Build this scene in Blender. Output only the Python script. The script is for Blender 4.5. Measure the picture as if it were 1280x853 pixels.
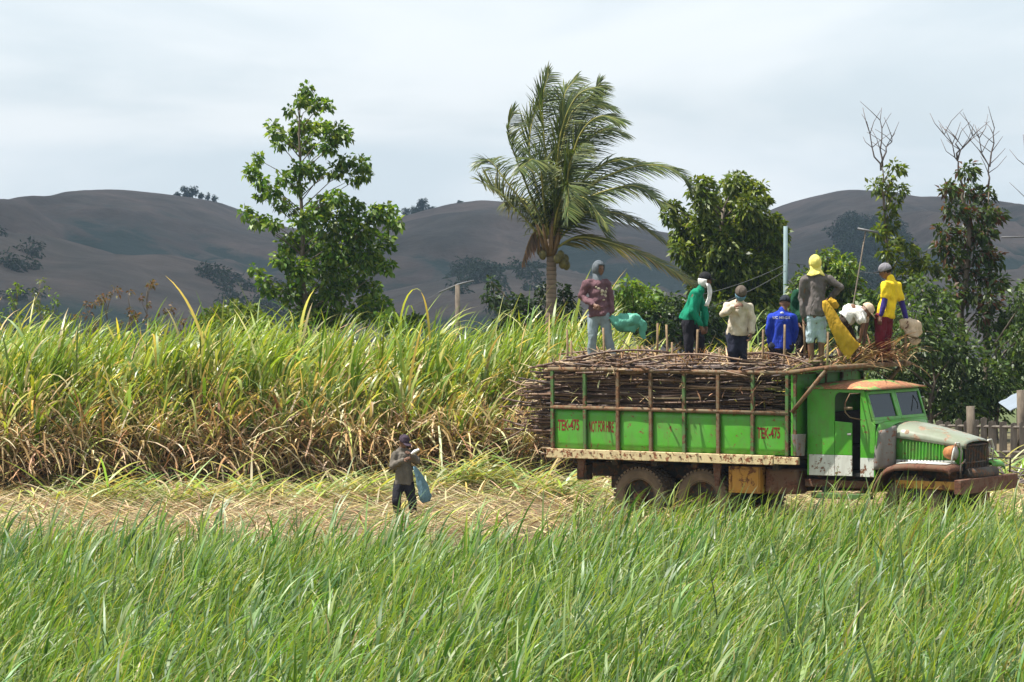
import bpy, bmesh, math, random
import numpy as np
from mathutils import Vector, Matrix

for o in list(bpy.data.objects):
    bpy.data.objects.remove(o)
scene = bpy.context.scene
COL = scene.collection
R = math.radians

# ------------------------------------------------------------------ camera
F, H, HY = 4640.0, 4.3, 315.0          # focal length in photo pixels, eye height, horizon row
cam = bpy.data.cameras.new("camera")
cam.sensor_width = 36.0
cam.lens = 36.0 * F / 1280.0
cam.shift_y = -(426.5 - HY) / 1280.0
cam.clip_start = 0.5
cam.clip_end = 9000
cam_ob = bpy.data.objects.new("camera", cam)
cam_ob.location = (0, 0, H)
cam_ob.rotation_euler = (R(90), 0, 0)
COL.objects.link(cam_ob)
scene.camera = cam_ob

# ------------------------------------------------------------------ sky, sun, exposure
SUN_ELEV, SUN_AZ = R(64), math.atan2(-0.995, -0.06)   # azimuth measured from +Y towards +X
sun_dir = Vector((math.sin(SUN_AZ) * math.cos(SUN_ELEV), math.cos(SUN_AZ) * math.cos(SUN_ELEV), math.sin(SUN_ELEV)))
world = bpy.data.worlds.new("World")
scene.world = world
world.use_nodes = True
nt = world.node_tree
nt.nodes.clear()
w_out = nt.nodes.new("ShaderNodeOutputWorld")
w_bg = nt.nodes.new("ShaderNodeBackground")
w_bg.inputs["Strength"].default_value = 0.058
w_sky = nt.nodes.new("ShaderNodeTexSky")
w_sky.sky_type = 'NISHITA'
w_sky.sun_disc = False
w_sky.sun_elevation = SUN_ELEV
w_sky.sun_rotation = SUN_AZ
w_tc = nt.nodes.new("ShaderNodeTexCoord")
w_map = nt.nodes.new("ShaderNodeMapping")
w_map.inputs["Scale"].default_value = (1.0, 1.0, 3.6)
w_map.inputs["Location"].default_value = (0.37, 0.2, 0.11)
w_n = nt.nodes.new("ShaderNodeTexNoise")
w_n.inputs["Scale"].default_value = 7.0
w_n.inputs["Detail"].default_value = 7.0
w_n.inputs["Roughness"].default_value = 0.5
w_n.inputs["Distortion"].default_value = 0.5
w_r = nt.nodes.new("ShaderNodeValToRGB")
w_r.color_ramp.interpolation = 'EASE'
w_r.color_ramp.elements[0].position = 0.36
w_r.color_ramp.elements[0].color = (0.725, 0.82, 0.885, 1)
w_r.color_ramp.elements[1].position = 0.64
w_r.color_ramp.elements[1].color = (0.935, 0.99, 1.03, 1)
w_sc = nt.nodes.new("ShaderNodeVectorMath")
w_sc.operation = 'SCALE'
w_sc.inputs["Scale"].default_value = 10.0
w_mx = nt.nodes.new("ShaderNodeMix")
w_mx.data_type = 'RGBA'
w_mx.inputs["Factor"].default_value = 0.9
nt.links.new(w_tc.outputs["Generated"], w_map.inputs["Vector"])
nt.links.new(w_map.outputs["Vector"], w_n.inputs["Vector"])
nt.links.new(w_n.outputs["Fac"], w_r.inputs["Fac"])
nt.links.new(w_r.outputs["Color"], w_sc.inputs[0])
nt.links.new(w_sky.outputs["Color"], w_mx.inputs["A"])
nt.links.new(w_sc.outputs["Vector"], w_mx.inputs["B"])
nt.links.new(w_mx.outputs["Result"], w_bg.inputs["Color"])
nt.links.new(w_bg.outputs["Background"], w_out.inputs["Surface"])

sun = bpy.data.lights.new("sun", 'SUN')
sun.energy = 5.0
sun.angle = R(0.53)
sun.color = (1.0, 0.955, 0.88)
sun_ob = bpy.data.objects.new("sun", sun)
sun_ob.rotation_euler = sun_dir.to_track_quat('Z', 'Y').to_euler()
sun_ob.location = (-20, 60, 60)
COL.objects.link(sun_ob)

vs = scene.view_settings
vs.view_transform = 'Standard'
vs.look = 'None'
vs.exposure = 0.95
vs.gamma = 1.0
vs.use_curve_mapping = False
scene.render.engine = 'CYCLES'
cy = scene.cycles
cy.max_bounces = 6
cy.diffuse_bounces = 3
cy.glossy_bounces = 3
cy.transmission_bounces = 4
cy.transparent_max_bounces = 8
cy.volume_bounces = 0
cy.caustics_reflective = False
cy.caustics_refractive = False
cy.use_denoising = True
cy.denoising_input_passes = 'RGB_ALBEDO_NORMAL'
cy.denoising_prefilter = 'ACCURATE'
cy.use_adaptive_sampling = False

# ------------------------------------------------------------------ helpers
def P(px, py, Y):
    """photo pixel at depth Y -> world point"""
    return Vector(((px - 640.0) * Y / F, Y, H - (py - HY) * Y / F))

def lin(r, g, b):
    f = lambda c: ((c / 255.0 + 0.055) / 1.055) ** 2.4 if c / 255.0 > 0.04045 else c / 255.0 / 12.92
    return (f(r), f(g), f(b))

def tag(o, label=None, cat=None, group=None, kind=None):
    if label: o["label"] = label
    if cat: o["category"] = cat
    if group: o["group"] = group
    if kind: o["kind"] = kind
    return o

def empty(name, loc, rz=0.0, label=None, cat=None, group=None):
    o = bpy.data.objects.new(name, None)
    o.empty_display_size = 0.2
    o.location = loc
    o.rotation_euler = (0, 0, rz)
    COL.objects.link(o)
    return tag(o, label, cat, group)

def link_mesh(name, me, mat=None, parent=None, origin=None):
    o = bpy.data.objects.new(name, me)
    COL.objects.link(o)
    if mat is not None and len(me.materials) == 0:
        me.materials.append(mat)
    if origin is not None:
        me.transform(Matrix.Translation(-Vector(origin)))
        if parent is None:
            o.location = origin
    if parent is not None:
        o.parent = parent
    return o

class MB:
    """collects shapes into one mesh"""
    def __init__(s):
        s.v, s.f = [], []
    def add(s, vs_, fs_):
        b = len(s.v)
        s.v.extend([tuple(p) for p in vs_])
        s.f.extend([tuple(b + i for i in f) for f in fs_])
        return s
    def box(s, x0, x1, y0, y1, z0, z1):
        return s.add([(x0,y0,z0),(x1,y0,z0),(x1,y1,z0),(x0,y1,z0),(x0,y0,z1),(x1,y0,z1),(x1,y1,z1),(x0,y1,z1)],
                     [(0,3,2,1),(4,5,6,7),(0,1,5,4),(1,2,6,5),(2,3,7,6),(3,0,4,7)])
    def prism(s, poly, y0, y1):
        """polygon in x-z extruded along y"""
        n = len(poly)
        vs_ = [(x, y0, z) for x, z in poly] + [(x, y1, z) for x, z in poly]
        fs_ = [tuple(range(n)), tuple(range(2*n-1, n-1, -1))]
        fs_ += [(i, i+n, (i+1) % n + n, (i+1) % n) for i in range(n)]
        return s.add(vs_, fs_)
    def prism_x(s, poly, x0, x1):
        n = len(poly)
        vs_ = [(x0, y, z) for y, z in poly] + [(x1, y, z) for y, z in poly]
        fs_ = [tuple(range(n-1, -1, -1)), tuple(range(n, 2*n))]
        fs_ += [(i, (i+1) % n, (i+1) % n + n, i+n) for i in range(n)]
        return s.add(vs_, fs_)
    def tube(s, pts, rad, n=8, cap=True):
        pts = [Vector(p) for p in pts]
        if not hasattr(rad, '__len__'): rad = [rad] * len(pts)
        rings, up = [], None
        for i, p in enumerate(pts):
            d = (pts[min(i+1, len(pts)-1)] - pts[max(i-1, 0)])
            d = d.normalized() if d.length > 1e-9 else Vector((0,0,1))
            if up is None:
                up = Vector((0,0,1)) if abs(d.z) < 0.9 else Vector((1,0,0))
            a = d.cross(up)
            a = a.normalized() if a.length > 1e-6 else d.orthogonal().normalized()
            b = a.cross(d).normalized()
            up = b
            rings.append([p + (a * math.cos(2*math.pi*k/n) + b * math.sin(2*math.pi*k/n)) * rad[i] for k in range(n)])
        vs_ = [q for r in rings for q in r]
        fs_ = [(i*n+k, i*n+(k+1) % n, (i+1)*n+(k+1) % n, (i+1)*n+k) for i in range(len(pts)-1) for k in range(n)]
        if cap:
            fs_.append(tuple(range(n-1, -1, -1)))
            fs_.append(tuple((len(pts)-1)*n + k for k in range(n)))
        return s.add(vs_, fs_)
    def cap(s, p0, p1, r0, r1=None, flat=1.0, side=None, n=12, h=3):
        """tapered capsule, closed; flat squeezes it across `side`"""
        p0, p1 = Vector(p0), Vector(p1)
        r1 = r0 if r1 is None else r1
        d = p1 - p0
        d = d.normalized() if d.length > 1e-6 else Vector((0,0,1))
        a = Vector(side) if side is not None else d.orthogonal()
        a = (a - d * a.dot(d))
        a = a.normalized() if a.length > 1e-6 else d.orthogonal().normalized()
        b = d.cross(a).normalized()
        prof = [(p0, -math.cos(math.pi/2*i/h)*r0, math.sin(math.pi/2*i/h)*r0) for i in range(1, h+1)]
        prof += [(p1, math.sin(math.pi/2*i/h)*r1, math.cos(math.pi/2*i/h)*r1) for i in range(0, h)]
        vs_ = [p0 - d*r0]
        for c, off, rr in prof:
            for k in range(n):
                t = 2*math.pi*k/n
                vs_.append(c + d*off + a*math.cos(t)*rr + b*math.sin(t)*rr*flat)
        vs_.append(p1 + d*r1)
        m = len(prof)
        fs_ = [(0, 1+(k+1) % n, 1+k) for k in range(n)]
        fs_ += [(1+i*n+k, 1+i*n+(k+1) % n, 1+(i+1)*n+(k+1) % n, 1+(i+1)*n+k) for i in range(m-1) for k in range(n)]
        e = 1+m*n
        fs_ += [(e, 1+(m-1)*n+k, 1+(m-1)*n+(k+1) % n) for k in range(n)]
        return s.add(vs_, fs_)
    def ell(s, c, rx, ry, rz, rot=None, n=14, m=9):
        c = Vector(c)
        vs_, fs_ = [], []
        def pt(x, y, z):
            v = Vector((x*rx, y*ry, z*rz))
            return c + (rot @ v if rot is not None else v)
        vs_.append(pt(0,0,-1))
        for i in range(1, m):
            t = math.pi*i/m
            for k in range(n):
                u = 2*math.pi*k/n
                vs_.append(pt(math.sin(t)*math.cos(u), math.sin(t)*math.sin(u), -math.cos(t)))
        vs_.append(pt(0,0,1))
        fs_ += [(0, 1+(k+1) % n, 1+k) for k in range(n)]
        fs_ += [(1+i*n+k, 1+i*n+(k+1) % n, 1+(i+1)*n+(k+1) % n, 1+(i+1)*n+k) for i in range(m-2) for k in range(n)]
        e = 1+(m-1)*n
        fs_ += [(e, 1+(m-2)*n+k, 1+(m-2)*n+(k+1) % n) for k in range(n)]
        return s.add(vs_, fs_)
    def ecyl(s, p0, p1, r0, r1, flat=1.0, side=None, n=24, rings=4):
        """tapered elliptical cylinder with flat ends"""
        p0, p1 = Vector(p0), Vector(p1)
        d = (p1-p0).normalized()
        a = Vector(side) if side is not None else d.orthogonal()
        a = (a-d*a.dot(d)).normalized(); b = d.cross(a).normalized()
        return s.loft([[p0.lerp(p1, i/rings)+(a*math.cos(2*math.pi*k/n)+b*math.sin(2*math.pi*k/n)*flat)*(r0+(r1-r0)*i/rings) for k in range(n)] for i in range(rings+1)], closed=True, caps=True)
    def lathe_y(s, prof, n=32, c=(0,0,0)):
        """closed profile of (y, radius) spun about a y axis"""
        m = len(prof)
        vs_ = [(c[0]+r*math.cos(2*math.pi*k/n), c[1]+y, c[2]+r*math.sin(2*math.pi*k/n)) for k in range(n) for y, r in prof]
        fs_ = [(k*m+i, k*m+(i+1) % m, ((k+1) % n)*m+(i+1) % m, ((k+1) % n)*m+i) for k in range(n) for i in range(m)]
        return s.add(vs_, fs_)
    def loft(s, secs, closed=False, caps=False):
        n = len(secs[0])
        vs_ = [p for q in secs for p in q]
        fs_ = []
        for i in range(len(secs)-1):
            for k in range(n if closed else n-1):
                fs_.append((i*n+k, i*n+(k+1) % n, (i+1)*n+(k+1) % n, (i+1)*n+k))
        if caps:
            fs_.append(tuple(range(n-1, -1, -1)))
            fs_.append(tuple((len(secs)-1)*n+k for k in range(n)))
        return s.add(vs_, fs_)
    def mesh(s, name, smooth=False):
        me = bpy.data.meshes.new(name)
        me.from_pydata(s.v, [], s.f)
        bm = bmesh.new()
        bm.from_mesh(me)
        bmesh.ops.recalc_face_normals(bm, faces=bm.faces)
        bm.to_mesh(me)
        bm.free()
        if smooth:
            me.polygons.foreach_set("use_smooth", [True]*len(me.polygons))
        return me
    def build(s, name, mat, parent=None, smooth=False, bevel=0.0, origin=None, thick=0.0):
        me = s.mesh(name, smooth)
        o = link_mesh(name, me, mat, parent, origin)
        if thick:
            md = o.modifiers.new("thickness", 'SOLIDIFY')
            md.thickness = thick
            md.offset = 0
        if bevel:
            md = o.modifiers.new("bevel", 'BEVEL')
            md.width = bevel
            md.segments = 2
            md.limit_method = 'ANGLE'
            md.harden_normals = False
        return o

def np_mesh(name, verts, faces, cols=None, smooth=False):
    """verts (N,3), faces (M,k), cols (N,3) linear"""
    me = bpy.data.meshes.new(name)
    verts = np.ascontiguousarray(verts, dtype=np.float32)
    faces = np.ascontiguousarray(faces, dtype=np.int32)
    k = faces.shape[1]
    me.vertices.add(len(verts))
    me.vertices.foreach_set("co", verts.ravel())
    me.loops.add(faces.size)
    me.loops.foreach_set("vertex_index", faces.ravel())
    me.polygons.add(len(faces))
    me.polygons.foreach_set("loop_start", np.arange(0, faces.size, k, dtype=np.int32))
    if cols is not None:
        ca = me.color_attributes.new("col", 'FLOAT_COLOR', 'POINT')
        c4 = np.ones((len(verts), 4), dtype=np.float32)
        c4[:, :3] = cols
        ca.data.foreach_set("color", c4.ravel())
    me.update(calc_edges=True)
    if smooth:
        me.polygons.foreach_set("use_smooth", np.ones(len(faces), dtype=bool))
    return me

def vnoise(x, y, seed=0):
    """value noise in 2D, numpy arrays"""
    xi, yi = np.floor(x), np.floor(y)
    xf, yf = x - xi, y - yi
    def h(a, b):
        n = np.sin(a*127.1 + b*311.7 + seed*74.7) * 43758.5453
        return n - np.floor(n)
    u, v = xf*xf*(3-2*xf), yf*yf*(3-2*yf)
    return (h(xi,yi)*(1-u)+h(xi+1,yi)*u)*(1-v) + (h(xi,yi+1)*(1-u)+h(xi+1,yi+1)*u)*v

def fbm(x, y, seed=0, oct=4):
    s, a = 0, 0.5
    for i in range(oct):
        s = s + a*vnoise(x*2**i, y*2**i, seed+i*3.1)
        a *= 0.5
    return s

def sstep(a, b, x):
    t = np.clip((x-a)/(b-a), 0, 1)
    return t*t*(3-2*t)

# ------------------------------------------------------------------ materials
class NM:
    """small node-material helper"""
    def __init__(s, name):
        s.m = bpy.data.materials.new(name)
        s.m.use_nodes = True
        s.t = s.m.node_tree
        s.b = s.t.nodes["Principled BSDF"]
        s.out = s.t.nodes["Material Output"]
    def n(s, kind, **kw):
        nd = s.t.nodes.new("ShaderNode"+kind)
        for k, v in kw.items():
            if k in nd.inputs: nd.inputs[k].default_value = v
            else: setattr(nd, k, v)
        return nd
    def l(s, a, b): s.t.links.new(a, b)
    def coord(s, scale=(1,1,1), kind="Object"):
        tc = s.n("TexCoord"); mp = s.n("Mapping")
        mp.inputs["Scale"].default_value = scale
        s.l(tc.outputs[kind], mp.inputs["Vector"])
        return mp.outputs["Vector"]
    def noise(s, vec, scale, detail=4, rough=0.55, dist=0.0):
        nd = s.n("TexNoise")
        nd.inputs["Scale"].default_value = scale
        nd.inputs["Detail"].default_value = detail
        nd.inputs["Roughness"].default_value = rough
        nd.inputs["Distortion"].default_value = dist
        if vec is not None: s.l(vec, nd.inputs["Vector"])
        return nd.outputs["Fac"]
    def ramp(s, fac, stops):
        nd = s.n("ValToRGB")
        e = nd.color_ramp.elements
        while len(e) < len(stops): e.new(0.5)
        for i, (p, c) in enumerate(stops):
            e[i].position = p
            e[i].color = (c[0], c[1], c[2], 1) if hasattr(c, '__len__') else (c, c, c, 1)
        s.l(fac, nd.inputs["Fac"])
        return nd.outputs["Color"]
    def mix(s, fac, a, b, blend='MIX'):
        nd = s.n("Mix", data_type='RGBA', blend_type=blend)
        for v, key in ((a, "A"), (b, "B")):
            if hasattr(v, 'links') or hasattr(v, 'is_linked'): s.l(v, nd.inputs[key])
            else: nd.inputs[key].default_value = (v[0], v[1], v[2], 1)
        if hasattr(fac, 'is_linked'): s.l(fac, nd.inputs["Factor"])
        else: nd.inputs["Factor"].default_value = fac
        return nd.outputs["Result"]
    def math(s, op, a, b=0.0):
        nd = s.n("Math", operation=op)
        for i, v in enumerate((a, b)):
            if hasattr(v, 'is_linked'): s.l(v, nd.inputs[i])
            else: nd.inputs[i].default_value = v
        return nd.outputs[0]
    def bump(s, h, strength=0.3, dist=0.01):
        nd = s.n("Bump")
        nd.inputs["Strength"].default_value = strength
        nd.inputs["Distance"].default_value = dist
        s.l(h, nd.inputs["Height"])
        s.l(nd.outputs["Normal"], s.b.inputs["Normal"])
    def base(s, c):
        if hasattr(c, 'is_linked'): s.l(c, s.b.inputs["Base Color"])
        else: s.b.inputs["Base Color"].default_value = (c[0], c[1], c[2], 1)
    def rough(s, r):
        if hasattr(r, 'is_linked'): s.l(r, s.b.inputs["Roughness"])
        else: s.b.inputs["Roughness"].default_value = r

def leaf_mat(name, trans=0.35, rough=0.45, spec=0.4, tint=(1.15, 1.1, 0.5)):
    """two-sided leaf: colour from the blade's own colour attribute, thin enough to let light through"""
    k = NM(name)
    at = k.n("Attribute", attribute_name="col")
    k.base(at.outputs["Color"])
    k.rough(rough)
    k.b.inputs["Specular IOR Level"].default_value = spec
    tr = k.n("BsdfTranslucent")
    k.l(k.mix(1.0, at.outputs["Color"], tint, 'MULTIPLY'), tr.inputs["Color"])
    mx = k.n("MixShader")
    mx.inputs[0].default_value = trans
    k.l(k.b.outputs[0], mx.inputs[1]); k.l(tr.outputs[0], mx.inputs[2])
    k.l(mx.outputs[0], k.out.inputs["Surface"])
    return k.m

M = {}
M['cane'] = leaf_mat("cane_leaf", 0.42, 0.38, 0.5, (1.3, 1.15, 0.45))
M['grass'] = leaf_mat("grass_blade", 0.42, 0.42, 0.4, (1.1, 1.2, 0.35))
M['leaf'] = leaf_mat("tree_leaf", 0.42, 0.45, 0.4, (1.2, 1.15, 0.45))
M['palm'] = leaf_mat("palm_leaflet", 0.28, 0.42, 0.45)
M['dry'] = leaf_mat("dry_leaf", 0.2, 0.7, 0.25, (1.1, 0.95, 0.7))

def paint(name, col, rust=(0.13, 0.05, 0.022), amount=0.5, dirt=(0.12, 0.085, 0.05), rough=0.42, scale=3.0, fade=0.25):
    """old brushed vehicle paint: faded patches, rust spots, dust"""
    k = NM(name)
    v = k.coord()
    big = k.noise(v, scale*0.6, 5, 0.6)
    fad = k.mix(k.ramp(big, [(0.35, 0.0), (0.7, fade)]), col, tuple(min(1, c*0.6+0.14) for c in col))
    vs_ = k.coord((1, 1, 0.35))
    d = k.noise(vs_, scale*2.2, 6, 0.65, 0.4)
    dm = k.mix(k.ramp(d, [(0.45, 0.0), (0.74, 0.5)]), fad, dirt)
    r1 = k.noise(v, scale*3.3, 8, 0.68, 0.3)
    hi = 0.78 - amount*0.3
    rm = k.ramp(r1, [(hi-0.035, 0.0), (hi+0.02, 1.0)])
    rc = k.ramp(k.noise(v, 30, 3), [(0.3, tuple(c*0.6 for c in rust)), (0.7, tuple(c*1.7 for c in rust))])
    k.base(k.mix(rm, dm, rc))
    k.rough(k.mix(rm, (rough,)*3, (0.85,)*3))
    k.b.inputs["Specular IOR Level"].default_value = 0.4
    k.bump(k.noise(v, scale*2.5, 6, 0.6), 0.25, 0.012)
    return k.m

M['green'] = paint("green_paint", (0.058, 0.30, 0.009), amount=0.5, fade=0.3)
M['green_post'] = paint("green_post_paint", (0.05, 0.135, 0.026), rust=(0.10, 0.05, 0.024), amount=0.86, scale=2.2)
M['rail'] = paint("rusty_rail", (0.14, 0.095, 0.045), rust=(0.12, 0.06, 0.028), amount=0.9, rough=0.7, scale=2.0)
M['cream'] = paint("cream_plank_paint", (0.56, 0.45, 0.24), rust=(0.16, 0.06, 0.025), amount=0.74, rough=0.7, scale=4.2)
M['white'] = paint("white_paint", (0.56, 0.57, 0.52), amount=0.62, dirt=(0.2, 0.16, 0.12), rough=0.6, scale=2.6)
M['orange'] = paint("orange_box_paint", (0.44, 0.20, 0.012), rust=(0.12, 0.045, 0.015), amount=0.72, rough=0.6, scale=2.2)
M['rust'] = paint("rusty_steel", (0.11, 0.05, 0.024), rust=(0.09, 0.035, 0.018), amount=0.9, rough=0.85, scale=2.0)
M['roof'] = paint("rusty_roof_paint", (0.12, 0.34, 0.06), rust=(0.30, 0.13, 0.065), amount=1.06, rough=0.55, scale=0.8)
M['hood'] = paint("worn_hood_paint", (0.215, 0.24, 0.175), rust=(0.20, 0.13, 0.085), amount=0.66, rough=0.3, scale=1.5)
M['grey'] = paint("grey_primer", (0.16, 0.145, 0.135), rust=(0.14, 0.06, 0.035), amount=0.66, rough=0.7)
M['frame'] = paint("chassis_grime", (0.035, 0.028, 0.022), rust=(0.10, 0.045, 0.02), amount=0.8, rough=0.9)

def simple(name, col, rough=0.8, var=0.25, scale=8, bump=0.15, metal=0.0, spec=0.3, stretch=(1,1,1)):
    k = NM(name)
    v = k.coord(stretch)
    n1 = k.noise(v, scale, 5, 0.6)
    k.base(k.ramp(n1, [(0.25, tuple(c*(1-var) for c in col)), (0.75, tuple(min(1, c*(1+var)) for c in col))]))
    k.rough(rough)
    k.b.inputs["Metallic"].default_value = metal
    k.b.inputs["Specular IOR Level"].default_value = spec
    if bump: k.bump(k.noise(v, scale*2.5, 4), bump, 0.01)
    return k.m

M['tyre'] = simple("dusty_tyre", (0.15, 0.105, 0.072), 0.9, 0.4, 5)
M['dark'] = simple("dark_interior", (0.018, 0.017, 0.016), 0.9, 0.3)
M['seat'] = simple("worn_seat", (0.05, 0.035, 0.025), 0.8, 0.3)
M['letter'] = simple("red_lettering", (0.15, 0.012, 0.008), 0.6, 0.35, 40, 0)
M['headlamp'] = simple("rusty_headlamp_shell", (0.33, 0.13, 0.045), 0.7, 0.5, 14)
M['wood'] = simple("grey_picket_wood", (0.15, 0.13, 0.11), 0.9, 0.45, 6, 0.4, stretch=(4, 4, 0.7))
M['stake'] = simple("cut_branch_stake", (0.22, 0.15, 0.085), 0.85, 0.5, 9, 0.3)
M['bark'] = simple("grey_brown_bark", (0.13, 0.105, 0.08), 0.92, 0.5, 5, 0.5, stretch=(3, 3, 0.8))
M['deadwood'] = simple("bleached_dead_twig", (0.13, 0.105, 0.10), 0.9, 0.3, 5)
M['pole'] = simple("painted_concrete_pole", (0.17, 0.235, 0.245), 0.7, 0.15, 3)
M['wire'] = simple("overhead_wire", (0.12, 0.12, 0.125), 0.5, 0.1)
M['coconut'] = simple("green_brown_coconut", (0.10, 0.085, 0.025), 0.6, 0.5, 9)
M['husk'] = simple("dry_palm_sheath", (0.16, 0.10, 0.05), 0.9, 0.4, 7)
M['rachis'] = simple("palm_rachis", (0.26, 0.24, 0.06), 0.55, 0.3, 6)
M['tin'] = simple("corrugated_tin_roof", (0.30, 0.35, 0.42), 0.4, 0.12, 3, 0, 0.3)
M['wall'] = simple("plain_shed_wall", (0.42, 0.40, 0.36), 0.85, 0.2, 3)
M['chrome'] = simple("dull_metal", (0.35, 0.34, 0.32), 0.45, 0.2, 8, 0.05, 0.7)
M['shade_cloud'] = simple("cloud_white", (0.8, 0.8, 0.8), 1.0, 0.05, 1, 0)

k = NM("windscreen_glass")
gl = k.n("BsdfGlossy"); gl.inputs["Roughness"].default_value = 0.04
gl.inputs["Color"].default_value = (0.6, 0.65, 0.7, 1)
tr = k.n("BsdfTransparent"); tr.inputs["Color"].default_value = (0.55, 0.58, 0.6, 1)
df = k.n("BsdfDiffuse"); df.inputs["Color"].default_value = (0.3, 0.3, 0.29, 1)
fr = k.n("Fresnel"); fr.inputs["IOR"].default_value = 1.6
m0 = k.n("MixShader"); m0.inputs[0].default_value = 0.05
m1 = k.n("MixShader")
k.l(tr.outputs[0], m0.inputs[1]); k.l(df.outputs[0], m0.inputs[2])
k.l(k.math('ADD', fr.outputs[0], 0.0), m1.inputs[0]); k.l(m0.outputs[0], m1.inputs[1]); k.l(gl.outputs[0], m1.inputs[2])
k.l(m1.outputs[0], k.out.inputs["Surface"])
M['glass'] = k.m

# cane stalk: dark purple-brown skin, pale rings at the nodes, a different shade on each stalk
k = NM("cut_cane_stalk")
tc = k.n("TexCoord")
sx = k.n("SeparateXYZ"); k.l(tc.outputs["Object"], sx.inputs[0])
oi = k.n("ObjectInfo")
fr_ = k.math('FRACT', k.math('MULTIPLY', sx.outputs["X"], 7.5))
node = k.ramp(fr_, [(0.0, 1.0), (0.09, 0.0), (0.92, 0.0), (1.0, 1.0)])
rnd = k.math('ADD', k.math('MULTIPLY', oi.outputs["Random"], 0.75), k.math('MULTIPLY', k.noise(k.coord((1.5, 6, 6)), 4, 3), 0.4))
skin = k.ramp(rnd, [(0.1, (0.022, 0.010, 0.009)), (0.45, (0.062, 0.030, 0.021)), (0.75, (0.13, 0.068, 0.038)), (1.0, (0.30, 0.20, 0.11))])
k.base(k.mix(k.math('MULTIPLY', node, 0.55), skin, (0.30, 0.22, 0.13)))
k.rough(0.55)
M['stalk'] = k.m

def cloth(name, col, var=0.30, rough=0.9, scale=6):
    k = NM(name)
    v = k.coord()
    n1 = k.noise(v, scale, 5, 0.6)
    k.base(k.ramp(n1, [(0.28, tuple(c*(1-var) for c in col)), (0.72, tuple(min(1, c*(1+var)) for c in col))]))
    k.rough(rough)
    k.b.inputs["Specular IOR Level"].default_value = 0.2
    w = k.noise(k.coord((1.0, 1.0, 0.45)), 11, 3, 0.5, 0.6)
    k.bump(w, 0.9, 0.05)
    return k.m

M['skin'] = simple("brown_skin", (0.15, 0.075, 0.045), 0.55, 0.12, 12, 0.05, 0, 0.4)
M['eye'] = simple("eye", (0.06, 0.05, 0.045), 0.3, 0.1, 5, 0)

# ------------------------------------------------------------------ ground
def ground_z(x, y):
    return -18.0*sstep(140, 340, y) + 0*x

k = NM("field_ground")
v = k.coord()
sx = k.n("SeparateXYZ"); k.l(v, sx.inputs[0])
fine = k.noise(v, 6.0, 8, 0.7)
soil = k.ramp(fine, [(0.3, (0.07, 0.045, 0.026)), (0.55, (0.15, 0.11, 0.058)), (0.75, (0.28, 0.22, 0.12))])
turf = k.ramp(k.noise(v, 9.0, 6, 0.7), [(0.3, (0.035, 0.05, 0.014)), (0.7, (0.10, 0.13, 0.035))])
edge = k.math('ADD', sx.outputs["Y"], k.math('MULTIPLY', k.noise(v, 0.5, 3), 4.0))
near = k.ramp(k.math('DIVIDE', edge, 120.0), [(0.44, 1.0), (0.475, 0.0), (0.70, 0.0), (0.80, 1.0)])
k.base(k.mix(near, soil, turf))
k.rough(0.95)
k.bump(k.noise(v, 14, 6, 0.7), 0.6, 0.04)
M['ground'] = k.m

gx = np.concatenate([np.linspace(-2400, -60, 30), np.linspace(-50, 50, 101), np.linspace(60, 2400, 30)])
gy = np.concatenate([np.linspace(-40, 20, 7), np.linspace(25, 90, 131), np.linspace(95, 400, 50), np.linspace(450, 2120, 40)])
GX, GY = np.meshgrid(gx, gy)
GZ = ground_z(GX, GY) + np.where((GY > 25) & (GY < 88), 0.05*(fbm(GX*0.9, GY*0.9, 2)-0.5), 0)
def grid_faces(ny, nx):
    i = np.arange(ny-1)[:, None]*nx + np.arange(nx-1)[None, :]
    return np.stack([i, i+1, i+nx+1, i+nx], -1).reshape(-1, 4)
me = np_mesh("ground", np.stack([GX, GY, GZ], -1).reshape(-1, 3), grid_faces(len(gy), len(gx)), smooth=True)
tag(link_mesh("ground", me, M['ground']), "flat field ground of brown soil, litter and turf", "ground", kind="structure")

# ------------------------------------------------------------------ hills
k = NM("dry_hill_scrub")
v = k.coord()
at = k.n("Attribute", attribute_name="col")
sp_ = k.n("SeparateColor"); k.l(at.outputs["Color"], sp_.inputs[0])
fn = k.noise(k.coord((1, 0.5, 1.5)), 0.06, 7, 0.68, 0.5)
dryc = k.ramp(k.noise(k.coord((1, 0.35, 1)), 0.02, 6, 0.6, 0.5), [(0.36, (0.078, 0.064, 0.052)), (0.52, (0.138, 0.100, 0.082)), (0.66, (0.20, 0.14, 0.115))])
dryc = k.mix(1.0, dryc, k.ramp(fn, [(0.3, (0.6,)*3), (0.7, (1.3,)*3)]), 'MULTIPLY')
vg = k.math('ADD', sp_.outputs[0], k.math('MULTIPLY', k.math('SUBTRACT', fn, 0.5), 0.9))
k.base(k.mix(k.ramp(vg, [(0.42, 0.0), (0.62, 1.0)]), dryc, (0.022, 0.046, 0.038)))
k.rough(0.95)
k.bump(k.noise(v, 0.12, 6, 0.7), 0.9, 1.6)
M['hill'] = k.m

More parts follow.
